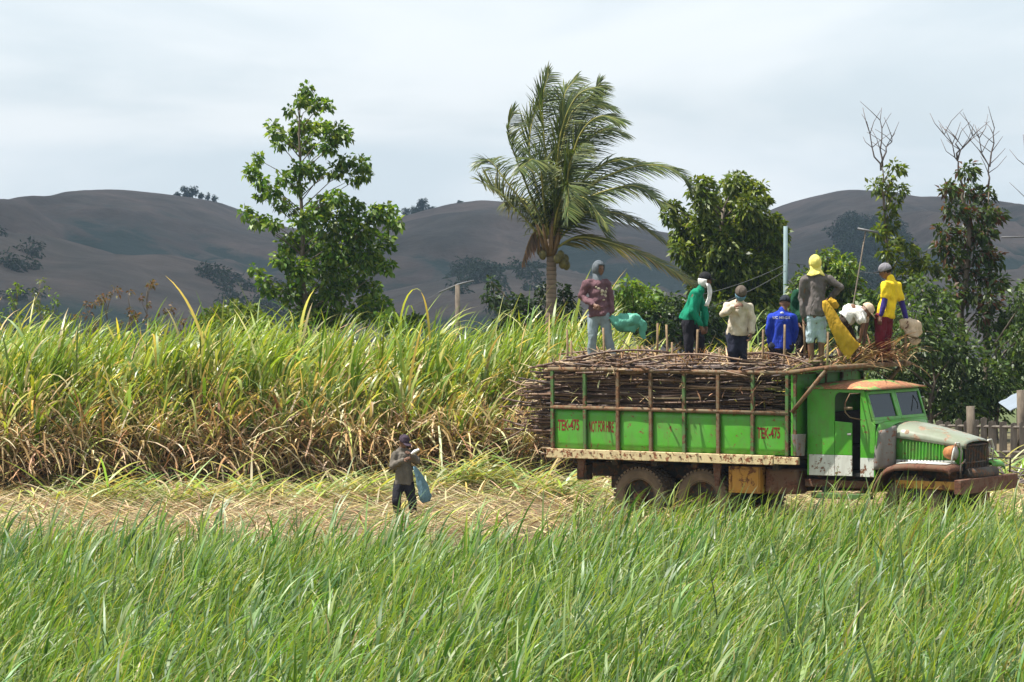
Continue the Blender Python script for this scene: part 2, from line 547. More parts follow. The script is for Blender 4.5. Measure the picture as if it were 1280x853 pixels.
HILLS = []
def hill(ridge, Yr, Y0, Yb, seed, nx=440, ny=170, rough=1.0):
    px = np.array([p[0] for p in ridge], float); py = np.array([p[1] for p in ridge], float)
    xs = np.linspace((px[0]-640)*Yr/F, (px[-1]-640)*Yr/F, nx)
    ys = np.linspace(Y0, Yb, ny)
    X, Y = np.meshgrid(xs, ys)
    pr = np.interp(X*F/Yr+640, px, py)
    for _ in range(2):
        pr = (np.roll(pr, 1, 1)+2*pr+np.roll(pr, -1, 1))/4
    Zr = H - (pr-HY)*Yr/F
    base = -18.5
    wob = (fbm(X*0.008, Y*0.006, seed)-0.5)*420*rough
    t = np.clip((Y-Y0+wob*np.sin(np.pi*np.clip((Y-Y0)/(Yr-Y0), 0, 1)))/(Yr-Y0), 0, None)
    front = np.where(t < 1, np.sin(np.clip(t, 0, 1)*math.pi/2)**1.15, 1.0)
    back = np.where(Y > Yr, np.cos(np.clip((Y-Yr)/(Yb-Yr), 0, 1)*math.pi/2), 1.0)
    Z = base + (Zr-base)*front*back
    sw = X + 60*(fbm(X*0.01, Y*0.008, seed+2)-0.5)*2
    gul = 1-np.clip(np.abs(fbm(sw*0.016, Y*0.0035, seed+5, 3)-0.44)*5.5, 0, 1)      # 1 in the beds of the gullies
    gul2 = 1-np.clip(np.abs(fbm(sw*0.05, Y*0.010, seed+15, 3)-0.44)*6, 0, 1)
    mask = np.clip(front*(1-front)*4, 0, 1)
    Z = Z - (gul*9.0+gul2*2.2)*mask*rough + (fbm(X*0.03, Y*0.03, seed+9)-0.5)*2.4*mask + (fbm(X*0.09, Y*0.02, seed+4)-0.5)*0.7*np.clip(front*1.5-0.5,0,1)
    veg = np.clip(0.72*gul**1.5*mask + 0.35*gul2**2*mask + 1.1*(fbm(X*0.012, Y*0.006, seed+21)-0.46), 0, 1)
    me = np_mesh("hill", np.stack([X, Y, Z], -1).reshape(-1, 3), grid_faces(ny, nx), np.repeat(veg.reshape(-1, 1), 3, 1), smooth=True)
    o = link_mesh("hill", me, M['hill'])
    HILLS.append((xs, ys, Z))
    return o

def hill_z(i, x, y):
    xs, ys, Z = HILLS[i]
    a = int(np.clip(np.searchsorted(xs, x), 0, len(xs)-1)); b = int(np.clip(np.searchsorted(ys, y), 0, len(ys)-1))
    return float(Z[b, a])

far_ridge = [(-700,310),(-400,296),(-100,276),(0,266),(60,261),(110,248),(155,238),(200,242),(240,247),(270,252),(300,265),(350,283),(420,292),(470,288),(505,274),(540,263),(570,256),(605,251),(640,254),(700,263),(760,277),(830,292),(900,290),(955,268),(1000,250),(1050,238),(1085,240),(1120,248),(1170,247),(1210,252),(1250,260),(1280,264),(1400,278),(1700,300),(2000,312)]
tag(hill(far_ridge, 1500, 620, 2100, 3), "far ridge of dry brown hills under the cloudy sky", "hill", kind="structure")
mid_ridge = [(-900,330),(-300,300),(-60,288),(0,290),(40,292),(80,304),(120,318),(160,319),(200,317),(250,330),(300,346),(360,362),(440,372),(500,362),(560,348),(620,338),(680,334),(740,345),(800,362),(900,372),(1000,350),(1100,338),(1200,345),(1300,335),(1500,330),(1900,345)]
tag(hill(mid_ridge, 780, 380, 1100, 11, rough=0.55), "lower brown foothill in front of the far ridge", "hill", kind="structure")

# ------------------------------------------------------------------ foliage generators
def blades(base, length, az, th0, bend, width, cols, segs=5, yaw=None, tip=None, power=1.4):
    N = len(base)
    pos = base.copy()
    ts = np.linspace(0, 1, segs+1)
    prof = np.interp(ts, [0, 0.15, 0.45, 0.8, 1.0], [0.55, 0.9, 1.0, 0.6, 0.04])
    ca, sa = np.cos(az), np.sin(az)
    yw = az + math.pi/2 + (0 if yaw is None else yaw)
    wd = np.stack([np.cos(yw), np.sin(yw), np.zeros(N)], 1)
    V = np.zeros((N, segs+1, 2, 3)); C = np.zeros((N, segs+1, 2, 3))
    st = length/segs
    for s, t in enumerate(ts):
        if s:
            th = th0 + bend*((s-0.5)/segs)**power
            pos = pos + np.stack([np.sin(th)*ca, np.sin(th)*sa, np.cos(th)], 1)*st[:, None]
        w = (width*prof[s]*0.5)[:, None]*wd
        V[:, s, 0] = pos - w; V[:, s, 1] = pos + w
        cc = cols if tip is None else cols*(1-t**2.2) + tip*t**2.2
        C[:, s, 0] = cc; C[:, s, 1] = cc
    i0 = (np.arange(N)*(segs+1)*2)[:, None] + (np.arange(segs)*2)[None, :]
    Fc = np.stack([i0, i0+1, i0+3, i0+2], -1).reshape(-1, 4)
    return V.reshape(-1, 3), Fc, C.reshape(-1, 3)

class Acc:
    def __init__(s): s.v, s.f, s.c, s.n = [], [], [], 0
    def add(s, v, f, c):
        s.v.append(v); s.f.append(f+s.n); s.c.append(c); s.n += len(v)
    def obj(s, name, mat, parent=None, smooth=False, origin=None):
        me = np_mesh(name, np.concatenate(s.v), np.concatenate(s.f), np.concatenate(s.c), smooth)
        return link_mesh(name, me, mat, parent, origin)

def pick(rng, pal, n, jit=0.18):
    pal = np.array(pal, float)
    c = pal[rng.integers(0, len(pal), n)]
    return np.clip(c*(1+rng.normal(0, jit, (n, 1)))*(1+rng.normal(0, jit*0.35, (n, 3))), 0.004, 0.9)

def leaves(rng, clumps, leaf, pal, dens=1.0, droop=0.35, wid=0.42, shell=2.4):
    """clumps: (centre, rx, ry, rz). Leaf-sized folded faces spread through each clump."""
    acc = Acc()
    for c, rx, ry, rz in clumps:
        n = max(14, int(dens*26*(rx*rz+rx*ry+ry*rz)/(leaf*leaf)))
        d = rng.normal(size=(n, 3)); d /= np.linalg.norm(d, axis=1)[:, None]
        r = rng.random(n)**(1/shell)
        rag = 1 + 0.22*np.sin(d[:, 0]*5+c[0]*3) * np.cos(d[:, 2]*6+c[2]*2)
        p = np.array(c)[None, :] + d*(r*rag)[:, None]*np.array([rx, ry, rz])[None, :]
        ax = d*0.8 + rng.normal(0, 0.6, (n, 3)); ax[:, 2] -= droop; ax[:, 0] += 0.25
        ax /= np.linalg.norm(ax, axis=1)[:, None]
        ref = rng.normal(0, 0.75, (n, 3)); ref[:, 2] += 0.8; ref += 0.5*d
        sd = np.cross(ax, ref); sd /= (np.linalg.norm(sd, axis=1)[:, None]+1e-6)
        nm = np.cross(sd, ax)
        L = leaf*(0.65+0.7*rng.random(n))[:, None]
        W = L*wid*0.5
        V = np.stack([p, p+ax*L*0.45+sd*W+nm*W*0.35, p+ax*L-np.array([0, 0, 0.18])*L, p+ax*L*0.45-sd*W+nm*W*0.35], 1)
        col = pick(rng, pal, n)*(1+rng.normal(0, 0.10))
        i = (np.arange(n)*4)[:, None] + np.arange(4)[None, :]
        acc.add(V.reshape(-1, 3), i, np.repeat(np.clip(col, 0.004, 0.9), 4, 0))
    return acc

def polyline_at(pts, z):
    for a, b in zip(pts[:-1], pts[1:]):
        if (a.z-z)*(b.z-z) <= 0 and abs(a.z-b.z) > 1e-5:
            return a.lerp(b, (z-a.z)/(b.z-a.z))
    return (pts[-1] if z > pts[-1].z else pts[0]).copy()

def tree(name, label, cat, Y, trunk, clumps, leaf, pal, seed, r0=0.14, depth=1.0, dens=1.0, droop=0.35, group=None,
         bare=(), limb=0.03, wid=0.42, flat=0.9, gz=0.0, trunks=None):
    """trunk: photo pixels from the ground up; clumps: (px, py, r in px)"""
    rng = np.random.default_rng(seed)
    s = Y/F
    pts = [P(a, b, Y) for a, b in trunk]
    pts[0].z = gz - 0.05
    root = empty(name, (pts[0].x, Y, gz), 0, label, cat, group)
    org = (pts[0].x, Y, gz)
    mb = MB()
    def wig(ps, amp):
        out = []
        for a, b in zip(ps[:-1], ps[1:]):
            for t in (0, 0.33, 0.66):
                q = a.lerp(b, t)
                if not (q - ps[0]).length < 1e-6:
                    q = q + Vector(rng.normal(0, amp, 3))
                out.append(q)
        return out + [ps[-1]]
    lines = [wig(pts, 0.035)]
    mb.tube(lines[0], [r0*(1-0.86*i/(len(lines[0])-1)) for i in range(len(lines[0]))], 8)
    for tr in (trunks or []):
        q = [P(a, b, Y+dy) for a, b, dy in tr]
        q[0].z = gz - 0.05
        lines.append(wig(q, 0.035))
        mb.tube(lines[-1], [r0*0.8*(1-0.86*i/(len(lines[-1])-1)) for i in range(len(lines[-1]))], 8)
    xs = [c[0] for c in clumps]; cx = (min(xs)+max(xs))/2; hw = (max(xs)-min(xs))/2+1e-3
    cl = []
    for c in clumps:
        px, py, r = c[:3]
        dy = c[3] if len(c) > 3 else float(rng.uniform(-1, 1))*depth*math.sqrt(max(0.05, 1-((px-cx)/hw)**2*0.8))
        q = P(px, py, Y+dy); rr = r*s
        cl.append((tuple(q), rr, rr*flat, rr*0.85))
        line = min(lines, key=lambda L: (polyline_at(L, q.z-0.5)-q).length)
        j = polyline_at(line, max(gz+0.5, q.z - 0.35 - 0.5*abs(q.x-line[-1].x)))
        mid = j.lerp(q, 0.5) + Vector((0, 0, 0.06)) + Vector(rng.normal(0, 0.05, 3))
        if (q-j).length > 0.15:
            mb.tube([j, mid, q], [limb, limb*0.7, limb*0.3], 6)
    mb.build("trunk", M['bark'], root, True, origin=org)
    leaves(rng, cl, leaf, pal, dens, droop, wid).obj("crown", M['leaf'], root, origin=org)
    if bare:
        bb = MB()
        for line in bare:
            q = [P(a, b, Y) for a, b in line]
            q = wig(q, 0.03)
            bb.tube(q, [0.026*(1-0.75*i/(len(q)-1)) for i in range(len(q))], 6)
            for i in range(2, len(q)-1):
                for sgn in (-1, 1):
                    if rng.random() < 0.55:
                        e = q[i] + Vector((sgn*rng.uniform(0.15, 0.5), rng.uniform(-.2, .2), rng.uniform(0.2, 0.6)))
                        bb.tube([q[i], q[i].lerp(e, 0.5)+Vector(rng.normal(0, 0.03, 3)), e], [0.011, 0.008, 0.005], 5)
        bb.build("bare_branch", M['deadwood'], root, True, origin=org)
    return root

def z6(l): return [(280+x/2.507, 90+y/2.507, r/2.507) for x, y, r in l]
def z8(l): return [(980+c[0]/2.031, 120+c[1]/2.031, c[2]/2.031)+tuple(c[3:]) for c in l]
def z8p(l): return [(980+x/2.031, 120+y/2.031) for x, y in l]
def zm(l): return [(780+x/4.49, 210+y/4.49, r*1.1/4.49) for x, y, r in l]
def zb(l): return [(580+x/8.53, 330+y/8.53, r/8.53) for x, y, r in l]

G_MID = [(0.085, 0.165, 0.014), (0.13, 0.215, 0.02), (0.055, 0.12, 0.012), (0.19, 0.26, 0.035)]
G_MANGO = [(0.08, 0.12, 0.010), (0.12, 0.165, 0.012), (0.17, 0.205, 0.022), (0.05, 0.08, 0.008)]
G_DARK = [(0.02, 0.042, 0.014), (0.03, 0.058, 0.02), (0.045, 0.075, 0.03), (0.018, 0.035, 0.012)]
G_YEL = [(0.10, 0.15, 0.015), (0.14, 0.18, 0.02), (0.06, 0.10, 0.012)]
G_BUSH = [(0.045, 0.085, 0.016), (0.07, 0.12, 0.024), (0.10, 0.155, 0.035), (0.03, 0.055, 0.014)]
G_RED = [(0.04, 0.07, 0.018), (0.055, 0.09, 0.02), (0.10, 0.045, 0.022), (0.075, 0.11, 0.025), (0.03, 0.055, 0.016)]

tree("open_crowned_tree", "tall open crowned green tree rising behind the left of the cane field", "tree", 95,
     [(388, 528), (386, 430), (380, 340), (377, 270), (376, 200), (376, 120)],
     z6([(255,60,24),(285,102,30),(240,92,22),(322,105,20),(208,120,14),(165,190,24),(170,225,22),(150,165,14),(240,170,34),(300,175,32),(350,190,36),(382,205,22),
         (210,215,20),(255,230,32),(330,232,30),(102,272,20),(88,315,26),(118,345,26),(150,375,26),(110,385,18),(65,440,20),(105,468,26),(150,475,26),(185,335,24),(235,305,32),
         (282,312,30),(225,360,26),(345,310,26),(380,280,28),(430,290,28),(442,322,22),(405,335,18),(180,415,24),(205,435,18),
         (350,395,34),(300,425,42),(255,470,42),(400,430,42),(470,445,34),(508,440,36),(532,475,26),(350,480,55),(430,500,46),(500,535,36),(210,540,40),
         (280,540,50),(360,560,55),(440,570,46),(182,590,34),(235,620,46),(322,620,50),(400,640,50),(512,610,26),(475,595,34),(98,618,18),(122,650,20),(145,685,24),
         (205,690,42),(280,700,50),(350,690,50),(430,750,46),(250,760,46),(330,760,55),(485,735,40),(515,780,38),(600,785,32),(560,805,32),(455,680,36)]),
     0.155, G_MID, 5, 0.10, 1.25, 0.72, limb=0.016, wid=0.6)

tree("mango_tree", "dense round dark green mango tree behind the truck, left of the pale pole", "tree", 100,
     [(905, 515), (903, 420), (900, 330), (905, 260)],
     zm([(440,110,70),(630,90,75),(735,130,62),(560,215,85),(450,190,60),(700,225,80),(790,180,28),(820,325,78),(700,330,100),(560,330,100),(440,320,78),(330,285,56),
         (268,215,38),(250,275,40),(330,360,60),(420,430,86),(560,440,100),(700,450,100),(830,430,78),(872,375,42),(500,540,100),(640,560,110),(780,560,90),(850,520,55),(400,540,80),
         (330,470,60),(290,400,40),(560,650,110),(700,680,110),(820,660,80),(440,640,80),(600,760,110),(760,780,110),(860,760,70)]),
     0.18, G_MANGO, 6, 0.2, 1.2, 1.45, droop=0.5, wid=0.42)

tree("leafy_shrub", "bright green leafy shrub below the low palm frond", "shrub", 93,
     [(800, 530), (798, 450), (795, 400)],
     zm([(80,730,80),(150,710,60),(40,670,55),(20,780,80),(130,800,80),(-30,720,60),(200,790,60),(60,860,80)]),
     0.17, G_MID, 7, 0.06, 0.9, 0.8)

tree("undergrowth_bush", "dark green undergrowth below the mango tree behind the green jacketed worker", "bush", 92,
     [(850, 530), (850, 450), (850, 400)],
     [(822,392,16),(838,380,16),(852,394,18),(868,384,16),(830,412,18),(850,416,20),(874,408,18),(812,418,16),(892,398,18),(905,416,20),(928,402,18),(945,418,18),(960,400,16),(800,404,14),(885,424,18)],
     0.15, G_DARK+G_BUSH, 19, 0.05, 0.7, 0.8)
tree("dark_bush", "dark glossy bushes around the foot of the palm trunk", "bush", 91,
     [(640, 530), (641, 450), (645, 380)],
     zb([(290,190,50),(300,260,60),(310,370,80),(215,330,30),(560,380,90),(650,470,110),(470,500,100),(560,620,150),(700,650,140),(420,640,120),(380,440,60)]),
     0.16, G_DARK, 8, 0.06, 0.8, 0.85)
tree("dark_bush", "dark glossy bush standing right of the palm trunk", "bush", 91,
     [(708, 530), (708, 450), (706, 380)],
     zb([(1060,260,70),(1080,370,90),(1050,520,110),(1160,480,80),(1200,640,110),(1080,660,120),(830,270,55),(820,380,70),(840,520,90),(880,640,110)]),
     0.16, G_DARK, 9, 0.06, 0.8, 0.85)

tree("round_bush", "round yellow green bush behind the cane, left of the open crowned tree", "bush", 92,
     [(290, 530), (290, 450), (290, 400)],
     [(290,392,18),(270,398,18),(312,396,18),(255,405,14),(328,406,14),(290,412,26),(265,415,20),(320,418,22)],
     0.15, G_YEL, 10, 0.05, 0.8, 1.0)

# sparse weeds at the left end of the field
for i, (px, top, pal) in enumerate([(18, 352, G_MID), (45, 340, G_YEL), (62, 368, G_MID), (105, 378, G_RED), (135, 356, G_RED), (160, 362, G_RED), (180, 352, G_RED), (205, 372, G_RED), (222, 384, G_RED)]):
    rng = np.random.default_rng(40+i)
    n = 9
    cl = [(px+rng.uniform(-13, 13), top+rng.uniform(0, 60), rng.uniform(2.5, 6)) for _ in range(n)]
    tree("sparse_weed", "thin leggy weed with reddish leaves poking above the cane" if i > 2 else "thin leggy weed with green leaves poking above the cane at the field's end",
         "weed", 84, [(px, 550), (px+1, 460), (px+2, top)], cl, 0.09, [(0.12,0.055,0.03),(0.15,0.09,0.035),(0.09,0.085,0.03)] if i > 2 else pal, 60+i, 0.012, 0.4, 0.22,
         group="reddish weeds above the cane" if i > 2 else "green weeds above the cane", limb=0.007)

# right-hand trees
tree("vine_covered_tree", "thin half bare tree with dead twigs on top, nearest the yellow shirted worker", "tree", 88,
     z8p([(268, 850), (268, 640), (262, 420), (255, 260), (247, 170)]),
     z8([(280,178,16),(300,188,12),(232,228,20),(266,212,18),(297,238,18),(262,250,16),(285,268,16),(262,298,20),(272,328,20),(242,345,20),(282,370,20),(262,395,24),
         (318,385,22),(345,410,22),(372,432,22),(398,445,18),(330,430,22),(285,430,22),(310,470,30),(270,490,28)]),
     0.16, G_MANGO, 12, 0.07, 0.5, 0.8, bare=[z8p([(250,180),(246,110),(248,30)]), z8p([(246,190),(225,130),(200,30)]), z8p([(248,170),(262,130),(282,95)])], limb=0.016)
tree("vine_covered_tree", "pair of slender trunks wrapped in reddish green creeper with bare forked tops", "tree", 86,
     z8p([(452, 900), (455, 690), (450, 540), (470, 380), (455, 260), (445, 200)]),
     z8([(468,190,26),(420,240,26),(470,240,30),(508,250,28),(540,300,22),(430,290,30),(480,300,30),(520,300,26),(410,350,30),(460,350,34),(510,350,30),(400,385,22),
         (430,400,30),(490,400,36),(530,410,28),(440,450,34),(500,460,34),(545,470,26),(470,505,30),(525,520,30),(500,560,26),(430,500,24)]),
     0.17, G_RED, 13, 0.12, 0.8, 0.85,
     bare=[z8p([(445,215),(432,150),(395,72)]), z8p([(440,165),(460,130),(478,85)]), z8p([(518,235),(522,170),(485,75)]), z8p([(522,180),(530,120),(529,62)]), z8p([(440,160),(445,120),(430,98)])],
     trunks=[[(980+515/2.031, 560, 0.5), (980+512/2.031, 430, 0.5), (980+520/2.031, 330, 0.4), (980+520/2.031, 240, 0.2)]], limb=0.022)
tree("young_tree", "light green young tree behind the worker in the yellow headcloth", "tree", 96,
     [(1030, 525), (1030, 430), (1030, 350)],
     z8([(110,415,34),(150,440,40),(60,465,36),(105,465,46),(160,485,42),(40,500,36),(90,520,50),(150,540,50),(185,520,30)]),
     0.16, G_YEL+G_MID, 14, 0.07, 0.7, 0.9)
tree("dense_bush", "dark green bush wall behind the cab and fence", "bush", 84,
     [(1165, 560), (1165, 500), (1165, 430)],
     z8([(330,560,54),(390,530,50),(350,490,42),(400,600,72),(350,640,66),(440,650,64),(300,620,50),(330,700,66),(410,720,76),(300,760,60),(370,790,66),(450,790,60),(250,700,50),(250,640,44)]),
     0.15, G_BUSH, 15, 0.07, 1.0, 0.55)
tree("dense_bush", "dark green bush behind the fence near the tin roofed shed", "bush", 85,
     [(1245, 560), (1245, 500), (1245, 430)],
     z8([(520,720,72),(480,770,66),(560,745,60),(560,650,64),(535,590,50),(580,570,52),(610,610,56),(610,520,46),(640,680,66),(640,560,60),(520,800,60),(590,700,56),(660,620,60)]),
     0.15, G_BUSH, 16, 0.07, 1.0, 0.45)
tree("tall_weed_bush", "olive green bush between the pale pole and the yellow shirted worker", "bush", 90,
     [(1085, 540), (1085, 470), (1085, 400)],
     z8([(190,560,46),(240,560,50),(150,600,50),(215,610,56),(100,600,50),(40,590,50),(270,560,40),(210,520,30),(240,530,26)]),
     0.16, G_BUSH, 17, 0.06, 0.8, 0.85)
tree("slim_tree", "slim tree at the right edge with one bare twig rising above it", "tree", 90,
     [(1290, 540), (1290, 430), (1289, 300)],
     [(1284,360,14),(1296,380,18),(1288,400,18),(1300,345,14),(1290,430,22),(1284,460,20),(1300,470,24)],
     0.16, G_BUSH, 18, 0.08, 0.6, 0.9, bare=[[(1290, 300), (1284, 230), (1279, 168)]])

# trees and scrub on the hills
for i, (px, py, hpx, wpx, hi, Yt) in enumerate([(222,247,6,6,0,1490),(233,246,11,9,0,1490),(241,245,13,7,0,1492),(251,248,6,5,0,1490),(259,250,8,3,0,1490),(268,252,7,4,0,1490),
                                     (507,276,16,8,0,1480),(517,272,14,8,0,1485),(530,270,20,13,0,1488),(524,276,14,10,0,1480),(540,268,9,6,0,1490),(575,255,3,4,0,1495)]):
    p = P(px, py, Yt)
    zz = hill_z(0, p.x, Yt)
    s = Yt/F
    rng = np.random.default_rng(80+i)
    cl = [(px+rng.uniform(-.5, .5)*wpx, py-hpx*rng.uniform(0.1, 0.95), wpx*rng.uniform(0.22, 0.4)) for _ in range(11)]
    tree("hilltop_tree", "small dark tree in the row on the far ridge's left summit" if px < 400 else "small dark tree in the far ridge clump behind the open crowned tree",
         "tree", Yt, [(px, py), (px, py-hpx*0.4), (px, py-hpx*0.8)], cl, 0.9, G_DARK, 90+i, 0.25, 2.0, 0.8,
         group="trees on the left summit" if px < 400 else "trees in the ridge clump", gz=zz, limb=0.1)

rng = np.random.default_rng(77)
cl = []
for i in range(520):
    hi = 0 if rng.random() < 0.6 else 1
    cx, cyy = [(320, 0.42), (345, 0.35), (600, 0.3), (655, 0.33), (1085, 0.62), (1100, 0.5), (280, 0.32), (20, 0.30)][rng.integers(0, 8)]
    xs, ys, Z = HILLS[hi]
    Yt = (620+cyy*800 + rng.normal(0, 45)) if hi == 0 else (430 + rng.random()*330)
    Xt = (cx + rng.normal(0, 19) - 640)*Yt/F
    r = rng.uniform(1.6, 4.2)*(0.55 if hi else 1)
    cl.append(((Xt, Yt, hill_z(hi, Xt, Yt)+r*0.5), r*1.2, r, r*0.9))
tag(leaves(rng, cl, 0.9, [(0.032, 0.055, 0.036), (0.042, 0.066, 0.04), (0.026, 0.045, 0.032)], 0.42).obj("hillside_scrub", M['leaf']), "dark scrub and woods scattered over the hillsides", "scrub", kind="stuff")

# ------------------------------------------------------------------ coconut palm
def catmull(pts, n):
    pts = [pts[0]*2-pts[1]] + pts + [pts[-1]*2-pts[-2]]
    out = []
    m = len(pts)-3
    for i in range(n):
        u = i/(n-1)*m
        k_ = min(int(u), m-1); t = u-k_
        p0, p1, p2, p3 = pts[k_:k_+4]
        out.append(0.5*((2*p1)+(p2-p0)*t+(2*p0-5*p1+4*p2-p3)*t*t+(3*p1-p0-3*p2+p3)*t**3))
    return out

PY = 90.0
prng = np.random.default_rng(21)
base = P(688, 537, PY); base.z = 0
palm = empty("coconut_palm", base, 0, "tall coconut palm with windblown fronds behind the truck's load", "palm tree")
tp = [P(688, 540, PY), P(687.5, 430, PY), P(689, 370, PY), P(689.5, 322, PY), P(691, 285, PY), P(694, 250, PY)]
tp[0].z = -0.05
path = catmull(tp, 90)
mb = MB()
mb.tube(path, [(0.135-0.02*min(1, i/70))*(1+0.075*((i % 3) == 0)-0.04*((i % 3) == 1)) if i < 72 else 0.11*(1-(i-72)/30) for i in range(90)], 14)
k = NM("ringed_palm_trunk")
sx = k.n("SeparateXYZ"); k.l(k.coord(), sx.inputs[0])
rg = k.math('FRACT', k.math('ADD', k.math('MULTIPLY', sx.outputs["Z"], 9.0), k.math('MULTIPLY', k.noise(k.coord(), 3, 3), 0.8)))
cc = k.ramp(rg, [(0.0, (0.075, 0.05, 0.034)), (0.25, (0.15, 0.105, 0.075)), (0.8, (0.20, 0.145, 0.105)), (1.0, (0.10, 0.068, 0.045))])
k.base(k.mix(k.ramp(k.noise(k.coord(), 5, 5), [(0.4, 0.0), (0.7, 0.5)]), cc, (0.16, 0.14, 0.11)))
k.rough(0.95)
k.bump(k.noise(k.coord((6, 6, 1)), 6, 5), 0.4, 0.02)
M['palm_trunk'] = k.m
mb.build("trunk", M['palm_trunk'], palm, True, origin=base)
def zp(x, y, dy=0.0): return P(590+x/2.51, 80+y/2.51, PY+dy)
fronds = [  # zoomed photo points, depth at the tip, colour kind
    ([(243,560),(236,400),(226,230),(222,110),(240,30)], 0.6, 0), ([(250,560),(262,400),(278,220),(330,100),(410,70)], -0.5, 0),
    ([(250,550),(270,380),(300,200),(360,120),(440,135)], 0.9, 0), ([(255,550),(300,350),(340,220),(400,165),(470,180)], -0.9, 0),
    ([(255,550),(300,400),(350,260),(420,205),(475,215)], 1.4, 0), ([(240,550),(190,430),(140,300),(112,220),(128,150)], -0.6, 0),
    ([(240,550),(205,400),(180,270),(195,160),(235,90)], 1.2, 0), ([(235,560),(170,450),(100,360),(60,308),(33,300)], 0.5, 0),
    ([(235,570),(170,490),(110,430),(70,392),(33,373)], -0.7, 1), ([(260,550),(330,420),(430,350),(540,318),(640,335),(678,385)], 0.5, 0),
    ([(262,550),(340,440),(430,395),(520,385),(600,440)], -1.0, 0), ([(265,560),(350,470),(430,465),(510,490),(595,550)], 0.9, 1),
    ([(260,580),(330,545),(430,560),(560,610),(700,690)], -0.6, 2), ([(250,550),(290,420),(310,300),(345,250)], -1.9, 0),
    ([(250,560),(290,450),(350,420),(420,500)], -1.8, 0), ([(250,560),(270,450),(300,380),(300,480)], -2.2, 0),
    ([(250,550),(285,360),(300,190),(290,100),(330,40)], 1.6, 0), ([(245,555),(225,430),(215,330),(190,300),(150,330)], -1.8, 0),
    ([(240,555),(200,470),(150,420),(100,440)], 1.9, 1), ([(255,550),(310,420),(390,330),(470,300),(540,310)], 1.8, 0),
    ([(255,555),(320,470),(380,480),(430,560)], 1.7, 0), ([(248,555),(270,330),(310,160),(370,110),(400,60)], 0.2, 0),
    ([(232,575),(200,530),(178,560),(160,620)], -0.3, 3), 
]
for pts, dtip, kind in fronds:
    n_ = len(pts)
    q = [zp(x, y, dtip*(i/(n_-1))**1.3) for i, (x, y) in enumerate(pts)]
    ln = sum((a-b).length for a, b in zip(q[:-1], q[1:]))
    path = catmull(q, 40)
    fb = MB()
    fb.tube(path, [0.035*(1-0.85*i/39) for i in range(40)], 6)
    me_r = fb.mesh("frond_rachis", True); me_r.materials.append(M['rachis'] if kind != 3 else M['husk'])
    nl = int(54*ln/2.2)
    idx = np.linspace(3 if kind != 3 else 8, 39, nl)
    B, D, LL, WW, CC = [], [], [], [], []
    for u in idx:
        i = min(int(u), 38); p = path[i].lerp(path[i+1], u-i)
        t = (path[min(i+1, 39)]-path[max(i-1, 0)]).normalized()
        sd = t.cross(Vector((0.2, -0.5, 1))).normalized()
        un = u/39
        L0 = (0.26+0.52*math.sin(math.pi*min(1, 0.18+un*0.78)))*(1.05 if kind != 3 else 0.6)
        for sg in (-1, 1):
            d = t*0.75 + sd*sg*0.75 + Vector((0.5, 0.0, -0.22)) + Vector(prng.normal(0, 0.11, 3))
            if kind == 3: d = t*0.3 + sd*sg*0.2 + Vector((0.1, 0, -1.0)) + Vector(prng.normal(0, 0.12, 3))
            B.append(p); D.append(d.normalized()); LL.append(L0*prng.uniform(0.8, 1.1)); WW.append(prng.uniform(0.026, 0.042))
            pal = [[(0.035, 0.06, 0.014), (0.06, 0.09, 0.018), (0.10, 0.13, 0.03)], [(0.05, 0.07, 0.018), (0.10, 0.11, 0.03)],
                   [(0.10, 0.11, 0.02), (0.17, 0.14, 0.03), (0.07, 0.09, 0.02)], [(0.13, 0.08, 0.04), (0.09, 0.055, 0.03)]][kind]
            CC.append(pick(prng, pal, 1)[0])
    B, D, LL, WW, CC = np.array(B), np.array(D), np.array(LL), np.array(WW), np.array(CC)
    sideV = np.cross(D, np.array([0.1, -0.6, 0.75])); sideV /= np.linalg.norm(sideV, axis=1)[:, None]+1e-9
    V = np.zeros((len(B), 4, 2, 3)); Cc = np.zeros((len(B), 4, 2, 3))
    p = B.copy(); d = D.copy()
    tipc = CC*np.array([1.5, 1.25, 1.0]) if kind < 2 else CC*np.array([1.6, 1.2, 0.9])
    for s in range(4):
        w = (WW*[0.7, 1.0, 0.75, 0.08][s]*0.5)[:, None]*sideV
        V[:, s, 0] = p-w; V[:, s, 1] = p+w
        c_ = CC*(1-(s/3)**2)+tipc*(s/3)**2
        Cc[:, s, 0] = c_; Cc[:, s, 1] = c_
        p = p + d*(LL/3)[:, None]
        d = d + np.array([0.10, 0, -0.20]); d /= np.linalg.norm(d, axis=1)[:, None]
    i0 = (np.arange(len(B))*8)[:, None] + (np.arange(3)*2)[None, :]
    Fq = np.stack([i0, i0+1, i0+3, i0+2], -1).reshape(-1, 4)
    fme = np_mesh("frond", V.reshape(-1, 3), Fq, Cc.reshape(-1, 3))
    fo = link_mesh("frond", fme, M['palm'], palm, base)
    ro = link_mesh("rachis", me_r, None, fo, base)
for dx, dy, dd in [(278,600,-.25),(292,612,-.1),(284,628,-.2),(268,612,-.3),(296,632,-.05),(222,600,-.2),(214,588,.1)]:
    mb = MB(); c = zp(dx, dy, dd)
    mb.ell(c, 0.095, 0.095, 0.12)
    mb.build("coconut", M['coconut'], palm, True, origin=base)
mb = MB()
for a in range(9):
    t = a/9*6.28
    b0 = zp(244, 600) + Vector((math.cos(t)*0.09, math.sin(t)*0.09, 0))
    mb.tube([b0, b0+Vector((math.cos(t)*0.12, math.sin(t)*0.12, 0.35)), b0+Vector((math.cos(t)*0.25, math.sin(t)*0.25, 0.75))], [0.07, 0.05, 0.03], 6)
mb.build("leaf_sheath", M['husk'], palm, True, origin=base)

